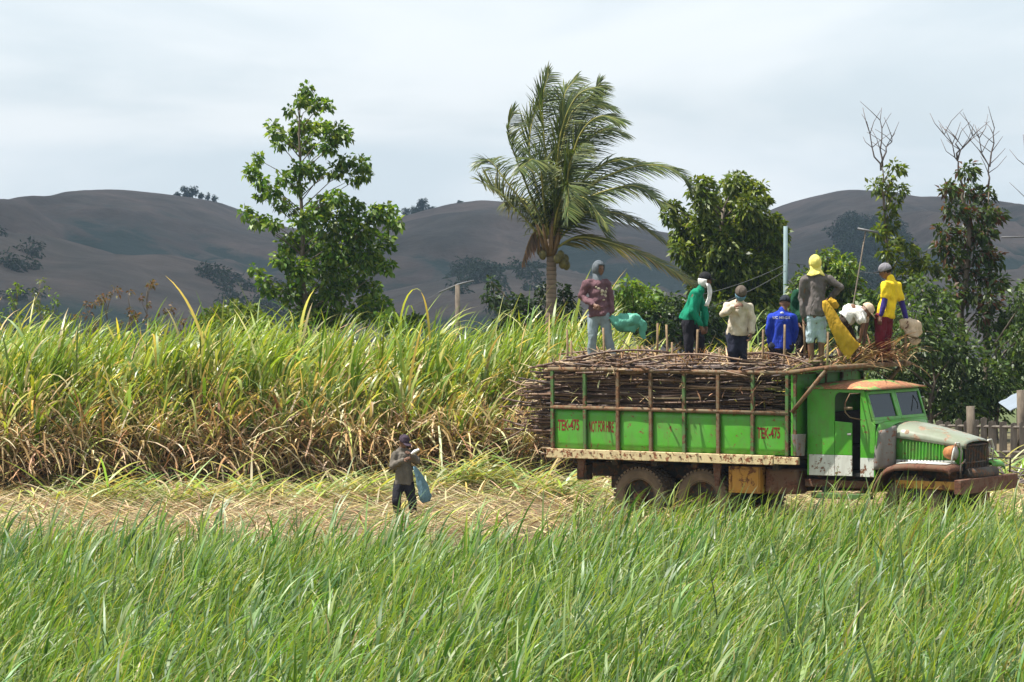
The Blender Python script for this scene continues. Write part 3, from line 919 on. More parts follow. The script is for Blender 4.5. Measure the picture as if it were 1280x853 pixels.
# ------------------------------------------------------------------ standing sugar cane
rng = np.random.default_rng(31)
def cane_front(x):                       # front line of the standing field
    return 66.0 + np.clip((x+9.5)/11.0, -0.5, 1.3)*4.2 + 0.5*np.sin(x*1.7)*0.6
NROW = 15
px_, py_, row_ = [], [], []
for r in range(NROW):
    n = 190
    x = rng.uniform(-15.5, 6.2, n)
    y = cane_front(x) + r*0.85 + rng.normal(0, 0.22, n)
    px_.append(x); py_.append(y); row_.append(np.full(n, r))
CX, CY, CR = np.concatenate(px_), np.concatenate(py_), np.concatenate(row_)
hgt = 0.91 + 0.40*(fbm(CX*0.55, CY*0.5, 3)-0.47)*2 + rng.normal(0, 0.10, len(CX))
hgt = hgt*np.where(CX > 2.2, 0.84, 1.0)
hgt = hgt*1.02
hgt *= np.where(CR == 0, rng.uniform(0.55, 1.0, len(CX)), 1.0)
acc = Acc()
GREEN = [(0.135, 0.215, 0.022), (0.21, 0.295, 0.032), (0.09, 0.17, 0.022), (0.31, 0.37, 0.08), (0.20, 0.29, 0.10), (0.42, 0.45, 0.21)]
DEAD = [(0.38, 0.27, 0.145), (0.28, 0.17, 0.08), (0.20, 0.115, 0.055), (0.50, 0.39, 0.235), (0.13, 0.075, 0.04)]
for rep in range(13):
    keep = rng.random(len(CX)) < np.where(CR < 7, 1.0, 0.6)
    x, y, h, r = CX[keep], CY[keep], hgt[keep], CR[keep]
    n = len(x)
    z0 = h*rng.uniform(0.62, 1.95, n)
    bs = np.stack([x+rng.normal(0, 0.05, n), y+rng.normal(0, 0.05, n), z0], 1)
    az = np.where(rng.random(n) < 0.66, rng.normal(0.0, 0.7, n), rng.uniform(-np.pi, np.pi, n))
    L = h*rng.uniform(0.8, 1.35, n)
    col = pick(rng, GREEN, n, 0.2)
    old = rng.random(n) < np.clip(0.42-(z0-0.8)*0.3, 0.05, 0.5)
    col[old] = pick(rng, [(0.42, 0.37, 0.14), (0.38, 0.30, 0.15), (0.55, 0.49, 0.27)], int(old.sum()))
    tip = col*np.array([1.25, 1.1, 1.1])
    acc.add(*blades(bs, L, az, rng.uniform(0.03, 0.48, n), rng.gamma(3.0, 0.50, n), rng.uniform(0.03, 0.068, n), col, 7, rng.uniform(-1.0, 1.0, n), tip))
# taller shoots that stick out of the top
n = 260
x = rng.uniform(-15, 2.0, n); y = cane_front(x)+rng.uniform(0.3, 9, n)
for rep in range(7):
    bs = np.stack([x+rng.normal(0, .03, n), y+rng.normal(0, .03, n), rng.uniform(1.5, 2.0, n)], 1)
    acc.add(*blades(bs, rng.uniform(0.9, 1.45, n), rng.normal(0.1, 0.8, n), rng.uniform(0.0, 0.3, n), rng.uniform(0.3, 1.6, n), rng.uniform(0.03, 0.05, n),
                    pick(rng, GREEN[:3], n), 6, rng.uniform(-1, 1, n)))
cane_n_green = acc.n
# stalks
st = CR < 5
x, y, h = CX[st], CY[st], hgt[st]
n = len(x)
for rep in range(2):
    acc.add(*blades(np.stack([x+rng.normal(0, .05, n), y+rng.normal(0, .05, n), np.zeros(n)-0.05], 1), h*rng.uniform(1.5, 2.0, n), rng.uniform(-3.1, 3.1, n),
                    rng.uniform(0, 0.14, n), rng.uniform(0, 0.2, n), rng.uniform(0.03, 0.045, n), pick(rng, [(0.17, 0.13, 0.06), (0.10, 0.06, 0.035), (0.20, 0.20, 0.06)], n), 3, rng.uniform(-1.5, 1.5, n)))
o = acc.obj("sugar_cane", M['cane'])
tag(o, "tall standing sugar cane with windblown yellow green leaves along the field edge", "sugar cane", kind="stuff")

# dead leaves hanging round the feet of the cane
acc = Acc()
st = CR < 3
x, y, h = CX[st], CY[st], hgt[st]
h = h*np.where(x < -3.5, 1.08, 0.88)
n = len(x)
for rep in range(21):
    z0 = h*rng.uniform(0.12, 1.5, n)*np.where(rng.random(n) < 0.7, 0.85, 1.1)
    bs = np.stack([x+rng.normal(0, 0.10, n), y+rng.normal(-0.05, 0.12, n), z0], 1)
    th0 = rng.uniform(0.5, 2.3, n)
    L = np.minimum(rng.uniform(0.5, 1.15, n), z0*1.5+0.3)
    acc.add(*blades(bs, L, rng.uniform(-np.pi, np.pi, n), th0, np.minimum(rng.uniform(0.2, 1.5, n), 3.0-th0), rng.uniform(0.022, 0.055, n), pick(rng, DEAD, n, 0.25), 4, rng.uniform(-1.4, 1.4, n)))
for rep in range(5):                    # bleached ones leaning out of the front row
    n2 = 620
    x2 = rng.uniform(-15, 2.0, n2); y2 = cane_front(x2)-rng.uniform(0.1, 0.7, n2); z2 = rng.uniform(0.25, 1.15, n2)
    t2 = rng.uniform(0.3, 2.2, n2)
    acc.add(*blades(np.stack([x2, y2, z2], 1), np.minimum(rng.uniform(0.5, 1.3, n2), z2*1.4+0.3), rng.uniform(-np.pi, np.pi, n2), t2, np.minimum(rng.uniform(0.3, 1.8, n2), 3.0-t2), rng.uniform(0.025, 0.05, n2),
                    pick(rng, [(0.50, 0.39, 0.22), (0.40, 0.26, 0.12), (0.60, 0.50, 0.32), (0.28, 0.165, 0.075), (0.30, 0.33, 0.09)], n2, 0.2), 5, rng.uniform(-1.4, 1.4, n2)))
v_ = acc.v
for a_ in v_: a_[:, 2] = np.maximum(a_[:, 2], 0.03)
o = acc.obj("dead_cane_leaves", M['dry'])
tag(o, "brown dead leaves hanging around the base of the standing cane", "dead leaves", kind="stuff")

# ------------------------------------------------------------------ trampled leaf litter
acc = Acc()
n = 30000
x = rng.uniform(-14, 13, n); y = 54.0 + rng.random(n)**0.9*16.5
ok = (y < cane_front(x)+0.6) | (x > 2)
x, y = x[ok], y[ok]; n = len(x)
lump = np.maximum(0, fbm(x*0.8, y*0.8, 8)-0.42)
hump = 0.45*lump*(1+1.2*np.exp(-((y-cane_front(x))/1.2)**2))
z = 0.03 + rng.random(n)**2*(0.07+hump)
g = fbm(x*0.5, y*0.7, 14)
isg = rng.random(n) < np.clip((g-0.40)*3.0, 0.08, 0.7)
col = pick(rng, [(0.42, 0.33, 0.18), (0.30, 0.21, 0.11), (0.56, 0.47, 0.29), (0.18, 0.11, 0.055), (0.46, 0.36, 0.2)], n, 0.2)
col[isg] = pick(rng, [(0.17, 0.22, 0.05), (0.30, 0.32, 0.07), (0.24, 0.28, 0.12), (0.40, 0.36, 0.09)], int(isg.sum()), 0.2)
acc.add(*blades(np.stack([x, y, z], 1), rng.uniform(0.25, 0.85, n), np.where(rng.random(n) < 0.7, rng.normal(0, 0.5, n)+np.pi*rng.integers(0, 2, n), rng.uniform(-3.1, 3.1, n)),
                rng.uniform(1.0, 1.55, n), rng.uniform(0.1, 0.7, n), rng.uniform(0.018, 0.04, n), col, 3, rng.uniform(-0.6, 0.6, n)))
for a_ in acc.v: a_[:, 2] = np.maximum(a_[:, 2], 0.012+0.03*np.abs(np.sin(a_[:, 0]*31+a_[:, 1]*17)))
o = acc.obj("leaf_litter", M['dry'])
tag(o, "trampled tan and green cane leaf litter between grass and standing cane", "litter", kind="stuff")

# heaps of freshly cut cane tops
def tops_heap(px, py, w, n, seed, label, hgt_=0.35):
    g_ = np.random.default_rng(seed)
    Y = H*F/(py-HY); c = P(px, py, Y)
    a = Acc()
    x = g_.normal(0, w*0.4, n); y = g_.normal(0, 0.35, n)
    z = 0.05 + np.abs(g_.normal(0, hgt_*0.5, n))*np.exp(-(x/w)**2*2)
    th = g_.uniform(0.7, 1.5, n)
    cols = pick(g_, [(0.19, 0.30, 0.08), (0.30, 0.40, 0.15), (0.42, 0.48, 0.26), (0.40, 0.40, 0.11), (0.46, 0.40, 0.22)], n, 0.2)
    a.add(*blades(np.stack([c.x+x, c.y+y, z], 1), g_.uniform(0.5, 1.25, n), np.where(g_.random(n) < 0.75, g_.normal(0.0, 0.6, n), g_.normal(3.1, 0.6, n)), th, g_.uniform(0.4, 1.5, n),
                  g_.uniform(0.03, 0.06, n), cols, 6, g_.uniform(-.8, .8, n)))
    for q in a.v: q[:, 2] = np.maximum(q[:, 2], 0.03)
    o = a.obj("cane_tops_heap", M['cane'], origin=Vector((c.x, c.y, 0)))
    tag(o, label, "leaf heap")
tops_heap(582, 616, 1.0, 330, 51, "fan of freshly cut green cane tops beside the lone worker on the ground", 0.5)
tops_heap(690, 625, 1.3, 200, 52, "low heap of yellowish cut leaves behind the truck's tail", 0.25)
tops_heap(430, 628, 1.0, 170, 53, "low heap of cut cane tops left of the lone worker", 0.3)
tops_heap(150, 634, 1.8, 240, 54, "wide heap of cut cane tops along the far left field edge", 0.35)
tops_heap(290, 630, 1.0, 150, 55, "small heap of pale cut leaves below the round bush", 0.3)
tops_heap(1262, 606, 0.7, 180, 56, "heap of cut leaves in front of the picket fence by the truck's nose", 0.35)

# ------------------------------------------------------------------ foreground grass
rng = np.random.default_rng(61)
acc = Acc()
n = 92000
y = 31.5 + rng.random(n)**0.92*27.0
x = rng.uniform(-1, 1, n)*(y*0.138+2.2)
edge_ = np.where(x > 0.8, np.minimum(58.6, 59.0-0.625*(x-0.6)), 56.2) + 2.0*(fbm(x*0.6, x*0+3, 5)-0.5)*np.where(x > 0.8, 0.3, 2.0)
clump = fbm(x*1.3, y*1.3, 6)
prob = np.where(x > 0.8, np.where(y < edge_, np.clip(1.25-(y-46)*0.075, np.where(x > 4.0, 0.75, 0.4), 1), 0), np.clip((edge_-y)/7.0, 0, 1)**1.4)*np.clip(0.2+2.2*(clump-0.28), 0.08, 1)
kp = rng.random(n) < prob
x, y, clump = x[kp], y[kp], clump[kp]; n = len(x)
tall = fbm(x*0.35, y*0.35, 9)
L = rng.uniform(0.32, 0.92, n)*(0.6+0.75*tall)
L = L*np.where(x > 0.8, np.where(x > 4.5, 1.35, 1.02), np.clip(1.0-(y-47)*0.035, 0.72, 1.0))
az = rng.normal(0.1, 1.0, n)
GR = [(0.085, 0.155, 0.026), (0.125, 0.20, 0.034), (0.058, 0.115, 0.024), (0.20, 0.275, 0.06), (0.10, 0.175, 0.058), (0.22, 0.27, 0.05)]
col = pick(rng, GR, n, 0.18)
dry = rng.random(n) < 0.07
col[dry] = pick(rng, [(0.34, 0.30, 0.14), (0.28, 0.24, 0.09)], int(dry.sum()))
acc.add(*blades(np.stack([x, y, np.full(n, -0.02)], 1), L, az, np.abs(rng.normal(0.16, 0.22, n)), rng.gamma(2.2, 0.66, n), rng.uniform(0.009, 0.024, n)*(0.7+0.6*L), col, 7, rng.uniform(-1.1, 1.1, n), col*np.array([1.2, 1.1, 1.0])))
# broad young cane shoots among the grass
m = 1300
xs_ = rng.uniform(-8.5, 9, m); ys_ = 32 + rng.random(m)*21.5
for rep in range(5):
    bs = np.stack([xs_+rng.normal(0, .04, m), ys_+rng.normal(0, .04, m), np.full(m, -0.02)], 1)
    acc.add(*blades(bs, rng.uniform(0.5, 1.15, m), rng.normal(0.1, 0.95, m), np.abs(rng.normal(0.08, 0.14, m)), rng.uniform(0.4, 2.2, m), rng.uniform(0.022, 0.042, m),
                    pick(rng, [(0.09, 0.17, 0.045), (0.17, 0.26, 0.10), (0.06, 0.125, 0.035), (0.25, 0.32, 0.13)], m), 7, rng.uniform(-1.1, 1.1, m)))
o = acc.obj("grass", M['grass'])
tag(o, "tall windblown green grass and young cane filling the foreground", "grass", kind="stuff")

# ------------------------------------------------------------------ the truck (local x forward, y away from the photographer's side, z up)
TY = R(-32)
T0 = Vector((0.612, 59.2, 0))
truck = empty("cane_truck", T0, TY, "old green six wheeled cane truck with rusty cream bed plank and white door stripe", "truck")
TM = Matrix.Translation(T0) @ Matrix.Rotation(TY, 4, 'Z')
def tw(x, y, z): return TM @ Vector((x, y, z))
BL, BW = 4.27, 2.4
def part(mb, name, mat, parent=None, **kw):
    return mb.build(name, M[mat], parent or truck, **kw)

# chassis
for y in (0.85, 1.55):
    part(MB().box(0.30, 6.95, y-0.04, y+0.04, 0.70, 0.92), "chassis_rail", 'frame', bevel=0.006)
for x in (0.1, 1.2, 2.9, 4.0):
    part(MB().box(x-0.05, x+0.05, 0.89, 1.51, 0.72, 0.90), "chassis_crossmember", 'frame')
part(MB().box(-0.02, 4.30, 0.06, 2.34, 1.03, 1.10), "bed_floor", 'frame')
for i in range(6):
    x = 0.35+i*0.72
    part(MB().box(x-0.05, x+0.05, 0.2, 2.2, 0.925, 1.028), "floor_beam", 'frame')
# cream planks along both sides of the bed floor
for y0, y1 in ((-0.03, 0.055), (2.345, 2.43)):
    part(MB().box(-0.06, 4.02, y0, y1, 1.02, 1.165), "sill_plank", 'cream', bevel=0.008)
    part(MB().box(4.03, 4.45, y0+0.012, y1-0.012, 1.035, 1.15), "sill_plank", 'cream', bevel=0.008)
part(MB().box(-0.10, -0.062, 0.06, 2.34, 1.02, 1.16), "tail_sill", 'cream', bevel=0.006)
# dark bolts along the near plank
boltm = MB().lathe_y([(0, 0.001), (0, 0.016), (-0.012, 0.014), (-0.014, 0.001)], 8).mesh("bolt")
boltm.materials.append(M['rust'])
for i in range(22):
    b = bpy.data.objects.new("bolt", boltm); COL.objects.link(b)
    b.parent = truck; b.location = (0.05+i*0.18, -0.031, 1.115 + 0.012*math.sin(i*2.3))
# posts, panels, rails
xs = [0.03 + i*(BL-0.06)/7 for i in range(8)]
dents = random.Random(4)
for side, (py0, py1, ppy0, ppy1) in enumerate(((0.0, 0.05, 0.058, 0.07), (2.35, 2.40, 2.33, 2.342))):
    for i, x in enumerate(xs):
        tilt = dents.uniform(-0.012, 0.012)
        part(MB().prism([(x-0.028, 1.168), (x+0.028, 1.168), (x+0.028+tilt, 2.412), (x-0.028+tilt, 2.412)], py0, py1), "post", 'green_post' if i not in (2, 3, 5) else 'rail', bevel=0.008)
    for i in range(7):
        a, b = xs[i], xs[i+1]
        # a slightly bulged sheet
        m = MB()
        sgn = -1 if side == 0 else 1
        dep = dents.uniform(0.004, 0.016)
        secs = []
        for iu in range(9):
            u = iu/8
            secs.append([(a+(b-a)*u, ppy0+sgn*(dep*math.sin(math.pi*u)*math.sin(math.pi*v)+0.004*math.sin(7*u+i)*math.sin(5*v)), 1.17+(1.80-1.17)*v) for v in [j/6 for j in range(7)]])
        m.loft(secs)
        o = part(m, "side_panel", 'green', smooth=True, thick=0.006)
        if side == 0 and i in (0, 1, 6):
            txt = "TEK-475" if i != 1 else "NOT FOR HIRE"
            cu = bpy.data.curves.new("lettering", 'FONT')
            cu.body = txt
            cu.size = 0.235
            cu.offset = 0.0055
            cu.align_x = 'CENTER'; cu.align_y = 'CENTER'
            cu.extrude = 0.0
            cu.space_character = 0.95
            to = bpy.data.objects.new("tmp", cu); COL.objects.link(to)
            me = bpy.data.meshes.new_from_object(to.evaluated_get(bpy.context.evaluated_depsgraph_get()))
            bpy.data.objects.remove(to)
            xsz = [v.co.x for v in me.vertices]
            wid = max(xsz)-min(xsz)
            want = 0.40 if i != 1 else 0.455
            me.transform(Matrix.Scale(want/wid, 4, (1, 0, 0)))
            jr = random.Random(i)
            for v in me.vertices:      # hand-painted wobble
                v.co.y += 0.006*math.sin(v.co.x*14+i)
                v.co.z -= 0.0
            me.transform(Matrix.Translation(((a+b)/2+(-0.02 if i != 6 else -0.03), ppy0, {0: 1.535, 1: 1.525, 6: 1.50}[i])) @ Matrix.Rotation(R(90), 4, 'X'))
            for v in me.vertices:      # painted on: follow the bulge of the sheet
                uu, vv = (v.co.x-a)/(b-a), (v.co.z-1.17)/0.63
                v.co.y = ppy0-(dep*math.sin(math.pi*uu)*math.sin(math.pi*vv)+0.004*math.sin(7*uu+i)*math.sin(5*vv))-0.0055
            lo = link_mesh("lettering", me, M['letter'], o)
            lo["label"] = "dark red painted %s" % ("plate number" if i != 1 else "words")
    m = MB(); m.tube([(0.0, (py0+py1)/2, 1.825), (2.1, (py0+py1)/2, 1.822), (BL, (py0+py1)/2, 1.815)], 0.033, 10)
    part(m, "mid_rail", 'rail', smooth=True)
    m = MB(); m.tube([(-0.05, (py0+py1)/2, 2.43), (1.1, (py0+py1)/2, 2.437), (2.1, (py0+py1)/2, 2.43), (3.3, (py0+py1)/2, 2.432), (BL+0.02, (py0+py1)/2, 2.435)], 0.036, 10)
    part(m, "top_rail", 'rail', smooth=True)
# headboard and the guard over the cab
part(MB().box(BL+0.03, BL+0.07, 0.03, 2.37, 1.17, 2.42), "headboard", 'green', bevel=0.006)
for y in (0.03, 0.8, 1.6, 2.33):
    part(MB().box(BL+0.072, BL+0.12, y, y+0.05, 1.17, 2.42), "headboard_stiffener", 'green_post', bevel=0.006)
part(MB().prism([(BL+0.03, 2.425), (BL+0.72, 2.50), (BL+0.72, 2.52), (BL+0.03, 2.445)], 0.0, 2.62), "cab_guard", 'green', bevel=0.004)
m = MB(); m.tube([(BL+0.72, -0.12, 2.53), (BL+0.73, 1.2, 2.535), (BL+0.72, 2.75, 2.53)], 0.04, 10)
part(m, "guard_front_rail", 'rail', smooth=True)
for y in (0.02, 2.6):
    m = MB(); m.tube([(BL, y, 2.445), (BL+0.4, y, 2.50), (BL+0.72, y, 2.54)], 0.036, 10)
    part(m, "guard_side_rail", 'rail', smooth=True)
    m = MB(); m.tube([(BL+0.64, y, 2.49), (BL+0.06, y, 1.84)], 0.032, 10)
    part(m, "guard_brace", 'rail', smooth=True)
for x in (BL+0.25, BL+0.5):
    part(MB().box(x-0.02, x+0.02, 0.02, 2.6, 2.405+0.11*(x-BL-0.03)/0.69*0.6, 2.44+0.11*(x-BL-0.03)/0.69*0.6), "guard_crossbar", 'green_post')
# brackets and lumber under the bed
for x, h in ((0.52, 0.30), (2.98, 0.36)):
    m = MB().prism([(x-0.075, 1.02), (x+0.075, 1.02), (x+0.03, 1.02-h), (x-0.03, 1.02-h)], 0.08, 0.12)
    part(m, "mudguard_bracket", 'rust', bevel=0.004)
part(MB().box(0.28, 0.46, 0.35, 0.55, 0.66, 0.90), "tail_lamp_box", 'frame', bevel=0.01)
part(MB().box(0.7, 1.2, 0.72, 0.80, 0.52, 0.72), "spring_hanger", 'frame', bevel=0.01)
# orange toolbox
tb = part(MB().box(3.16, 3.70, 0.16, 0.62, 0.56, 0.975), "toolbox", 'orange', bevel=0.012)
for x in (3.175, 3.66):
    part(MB().box(x-0.02, x+0.02, 0.145, 0.158, 0.565, 0.97), "frame_strip", 'orange', tb, bevel=0.003)
part(MB().box(3.22, 3.64, 0.148, 0.159, 0.60, 0.93), "lid_panel", 'orange', tb, bevel=0.006)
part(MB().box(3.74, 4.30, 0.24, 0.62, 0.56, 0.96), "toolbox_shaded_end", 'rust', bevel=0.05)  # right end of the toolbox, its shade put into a darker rusty colour
part(MB().box(4.35, 5.45, 0.40, 0.62, 0.68, 0.80), "step_support", 'rust', bevel=0.01)
part(MB().box(4.55, 5.52, 0.22, 0.42, 0.52, 0.61), "running_board", 'green_post', bevel=0.015)
for x in (4.7, 5.35):
    part(MB().box(x-0.03, x+0.03, 0.36, 0.84, 0.611, 0.70), "board_bracket", 'frame', bevel=0.006)
# bucket hanging between bed and cab
m = MB(); m.tube([(4.37, 0.14, 1.17), (4.37, 0.14, 1.50)], [0.10, 0.125], 16)
part(m, "water_bucket", 'grey', smooth=False)

# wheels
def tyre_mesh(w=0.20, r=0.455):
    m = MB()
    m.lathe_y([(-w*0.42, 0.27), (-w*0.5, 0.33), (-w*0.5, 0.395), (-w*0.40, r-0.018), (-w*0.25, r-0.004), (w*0.25, r-0.004), (w*0.40, r-0.018), (w*0.5, 0.395), (w*0.5, 0.33), (w*0.42, 0.27)], 40)
    for k_ in range(40):
        t = 2*math.pi*k_/40
        for sgn in (-1, 1):
            c, s_ = math.cos(t+0.04*sgn), math.sin(t+0.04*sgn)
            dx, dz = -s_*0.022, c*0.022
            y0, y1 = sorted((sgn*0.012, sgn*w*0.47))
            vs_ = []
            for rr in (r-0.02, r+0.012):
                for yy in (y0, y1):
                    vs_ += [(c*rr-dx, yy, s_*rr-dz), (c*rr+dx, yy, s_*rr+dz)]
            m.add(vs_, [(0,1,3,2),(4,6,7,5),(0,4,5,1),(2,3,7,6),(0,2,6,4),(1,5,7,3)])
    me = m.mesh("tyre"); me.materials.append(M['tyre'])
    return me
def rim_mesh(deep):
    m = MB()
    m.lathe_y([(-0.085, 0.275), (-0.09, 0.29), (0.09, 0.29), (0.085, 0.275), (0.05, 0.25), (deep, 0.22), (deep, 0.02), (deep-0.02, 0.02), (deep-0.02, 0.22), (0.03, 0.255), (-0.06, 0.262)], 32)
    for k_ in range(6):
        t = 2*math.pi*k_/6
        m.tube([(0.13*math.cos(t), deep-0.04, 0.13*math.sin(t)), (0.13*math.cos(t), deep+0.01, 0.13*math.sin(t))], 0.018, 6)
    me = m.mesh("rim"); me.materials.append(M['frame'])
    return me
def hub_mesh():
    m = MB(); m.tube([(0, -0.16, 0), (0, -0.06, 0), (0, 0.10, 0)], [0.06, 0.085, 0.10], 14)
    me = m.mesh("hub"); me.materials.append(M['rust'])
    return me
tyre_m, rim_r, rim_f, hub_m = tyre_mesh(), rim_mesh(0.07), rim_mesh(-0.04), hub_mesh()
def wheel(x, y, rim, flip, hub=True):
    e = bpy.data.objects.new("wheel", tyre_m); COL.objects.link(e)
    e.parent = truck; e.location = (x, y, 0.44); e.rotation_euler = (0, random.Random(x+y).uniform(0, 6), R(180) if flip else 0)
    for nm, me in (("rim", rim), ("hub", hub_m)):
        if nm == "hub" and not hub: continue
        c = bpy.data.objects.new(nm, me); COL.objects.link(c); c.parent = e
for x in (1.50, 2.63):
    wheel(x, 0.32, rim_r, False); wheel(x, 0.56, rim_f, False, False)
    wheel(x, 2.08, rim_r, True); wheel(x, 1.84, rim_f, True, False)
    m = MB(); m.tube([(x, 0.6, 0.44), (x, 1.05, 0.44), (x, 1.2, 0.46), (x, 1.35, 0.44), (x, 1.8, 0.44)], [0.07, 0.08, 0.17, 0.08, 0.07], 12)
    part(m, "axle", 'frame', smooth=True)
wheel(6.18, 0.45, rim_f, False); wheel(6.18, 1.95, rim_f, True)
m = MB(); m.tube([(6.18, 0.5, 0.44), (6.18, 1.2, 0.46), (6.18, 1.9, 0.44)], [0.06, 0.15, 0.06], 12)
part(m, "axle", 'frame', smooth=True)
for x in (2.06,):
    for y in (0.85, 1.55):
        m = MB()
        for i in range(4): m.box(x-0.62+i*0.12, x+0.62-i*0.12, y-0.035, y+0.035, 0.48+i*0.035, 0.512+i*0.035)
        part(m, "leaf_spring", 'frame')
m = MB()
m.tube([(2.63, 1.2, 0.5), (4.2, 1.2, 0.62), (5.9, 1.2, 0.66)], 0.05, 8)
part(m, "drive_shaft", 'frame')

# cab
C0, C1, CYN, CYF = 4.49, 5.56, 0.27, 2.13      # rear, windscreen foot, near side, far side
ZB, ZW, ZS, ZT = 0.87, 1.19, 1.71, 2.20        # bottom, top of white stripe, sill, eave
def arc(cx, cz, r, a0, a1, n=5):
    return [(cx+r*math.cos(R(a0+(a1-a0)*i/n)), cz+r*math.sin(R(a0+(a1-a0)*i/n))) for i in range(n+1)]
for y0, y1, far in ((CYN, CYN+0.03, 0), (CYF-0.03, CYF, 1)):
    # rear quarter, header over the door, post ahead of the door
    q = part(MB().prism([(C0, ZW), (4.93, ZW), (4.93, 1.70)] + [(4.93, 2.02)] + arc(5.03, 2.05, 0.10, 180, 90) + [(5.03, ZT), (C0, ZT)], y0, y1), "quarter_panel", 'green', bevel=0.006)
    part(MB().box(C0, 4.93, y0+0.001, y1-0.001, ZB, ZW-0.001), "lower_quarter_panel", 'white', bevel=0.006)
    part(MB().box(5.031, 5.37, y0+0.001, y1-0.001, 2.15, ZT), "door_header", 'green')
    part(MB().prism([(5.37, ZB), (5.62, ZB), (5.62, ZS-0.05), (5.56, ZS), (5.43, ZT), (5.37, ZT)], y0, y1), "cowl_side", 'green', bevel=0.006)
    part(MB().box(5.372, 5.60, y0-0.004, y0-0.001, ZB+0.002, ZW-0.03), "cowl_stripe", 'white') if not far else None
    # half door standing ajar
    d = part(MB().prism([(4.94, ZW+0.001), (5.235, ZW+0.001), (5.235, 1.69), (4.94, 1.71)], y0-0.012, y0+0.012), "door", 'green', bevel=0.008)
    part(MB().box(4.94, 5.235, y0-0.011, y0+0.011, ZB+0.005, ZW), "door_stripe", 'white', d, bevel=0.006)
    part(MB().box(5.16, 5.23, y0-0.035, y0-0.02, 1.50, 1.53), "door_handle", 'chrome', d, bevel=0.004)
part(MB().box(C0-0.03, C0, CYN, CYF, ZB, ZT), "cab_back", 'green', bevel=0.006)
part(MB().box(C0, 5.6, CYN+0.03, CYF-0.03, ZB, ZB+0.05), "cab_floor", 'dark')
part(MB().box(C0+0.05, 4.95, CYN+0.1, CYF-0.1, ZB+0.05, ZB+0.42), "seat", 'seat', bevel=0.03)
part(MB().box(C0+0.04, C0+0.18, CYN+0.1, CYF-0.1, ZB+0.42, ZB+0.95), "seat_back", 'seat', bevel=0.03)
part(MB().box(5.45, 5.62, CYN+0.04, CYF-0.04, 1.35, 1.66), "dashboard", 'dark', bevel=0.02)
m = MB()
cw = Vector((5.28, 1.62, 1.62)); axv = Vector((-0.75, 0, 0.66)); e1 = Vector((0, 1, 0)); e2 = axv.cross(e1)
m.tube([cw+(e1*math.cos(2*math.pi*i/24)+e2*math.sin(2*math.pi*i/24))*0.2 for i in range(25)], 0.013, 6, False)
m.tube([cw-e1*0.2, cw+e1*0.2], 0.01, 5); m.tube([cw, Vector((5.6, 1.62, 1.34))], 0.018, 6)
part(m, "steering_wheel", 'dark', smooth=True)
# roof: shallow dome with a front visor lip
m = MB(); secs = []
for x, dz, wy in ((C0-0.05, 0.0, 0.0), (C0+0.02, 0.07, 0.0), (4.75, 0.105, 0.0), (5.1, 0.115, 0.0), (5.32, 0.095, 0.0), (5.47, 0.045, 0.01), (5.56, -0.005, 0.02)):
    secs.append([(x, CYN-0.03-wy+(CYF-CYN+0.06+2*wy)*j/12, ZT+0.004+max(dz, 0)*math.sin(math.pi*min(1, max(0, j/12)))**0.45 + (dz if dz < 0 else 0)) for j in range(13)])
m.loft(secs)
part(m, "cab_roof", 'roof', smooth=True, thick=0.014)
part(MB().box(5.395, 5.43, CYN+0.03, CYF-0.03, 2.165, 2.20), "windscreen_header", 'green')
# cowl below the windscreen
m = MB(); secs = []
for t in range(6):
    u = t/5
    x = 5.625+0.10*u
    hw_ = 0.925-0.34*u**1.3
    ztop = 1.705-0.03*u
    secs.append([(x, 1.2+hw_*c, z) for c, z in ((-1, 1.0), (-1, 1.35), (-0.99, 1.56), (-0.9, ztop-0.03), (-0.6, ztop), (0, ztop+0.015), (0.6, ztop), (0.9, ztop-0.03), (0.99, 1.56), (1, 1.35), (1, 1.0))])
m.loft(secs)
part(m, "cowl", 'green', smooth=True, thick=0.02)
# grey filler piece sweeping from cowl side to the wing
m = MB(); secs = []
for t in range(11):
    u = t/10
    z = 0.98+0.60*u
    e = u**2.2
    secs.append([(5.605+0.03*e, 0.258+0.06*e, z), (5.655+0.05*e, 0.262+0.13*e, z+0.01), (5.70+0.06*e, 0.30+0.17*e, z+0.02*(1+e)), (5.745+0.05*e, 0.38+0.14*e, z+0.03*(1+e)), (5.79+0.02*e, 0.50+0.07*e, z+0.035*(1+e)), (5.80+0.02*e, 0.60, z+0.03*(1+e))])
m.loft(secs)
part(m, "wing_filler", 'grey', smooth=True, thick=0.016)
# split windscreen: frame bars and two panes, leaning back
fx = lambda z: 5.585-0.155*(z-ZS)/(ZT-ZS)
ws = empty("windscreen", (0, 0, 0)); ws.parent = truck
def slant(y0, y1, z0, z1, dx0, dx1):
    return MB().add([(fx(z)+dx, y, z) for z in (z0, z1) for y in (y0, y1) for dx in (dx0, dx1)],
                    [(0,2,3,1),(4,5,7,6),(0,1,5,4),(2,6,7,3),(0,4,6,2),(1,3,7,5)])
ymid = 1.2
for y0, y1 in ((CYN+0.02, ymid-0.035), (ymid+0.035, CYF-0.02)):
    sl = slant(y0, y1, ZS+0.02, ZS+0.065, -0.02, 0.025)
    sl.add(*(lambda q: (q.v, q.f))(slant(y0, y1, ZT-0.075, ZT-0.03, -0.02, 0.025)))
    sl.add(*(lambda q: (q.v, q.f))(slant(y0, y0+0.045, ZS+0.065, ZT-0.075, -0.019, 0.024)))
    sl.add(*(lambda q: (q.v, q.f))(slant(y1-0.045, y1, ZS+0.065, ZT-0.075, -0.019, 0.024)))
    fo = part(sl, "windscreen_frame", 'green', ws, bevel=0.006)
    part(slant(y0+0.045, y1-0.045, ZS+0.065, ZT-0.075, -0.003, 0.003), "pane", 'glass', fo)
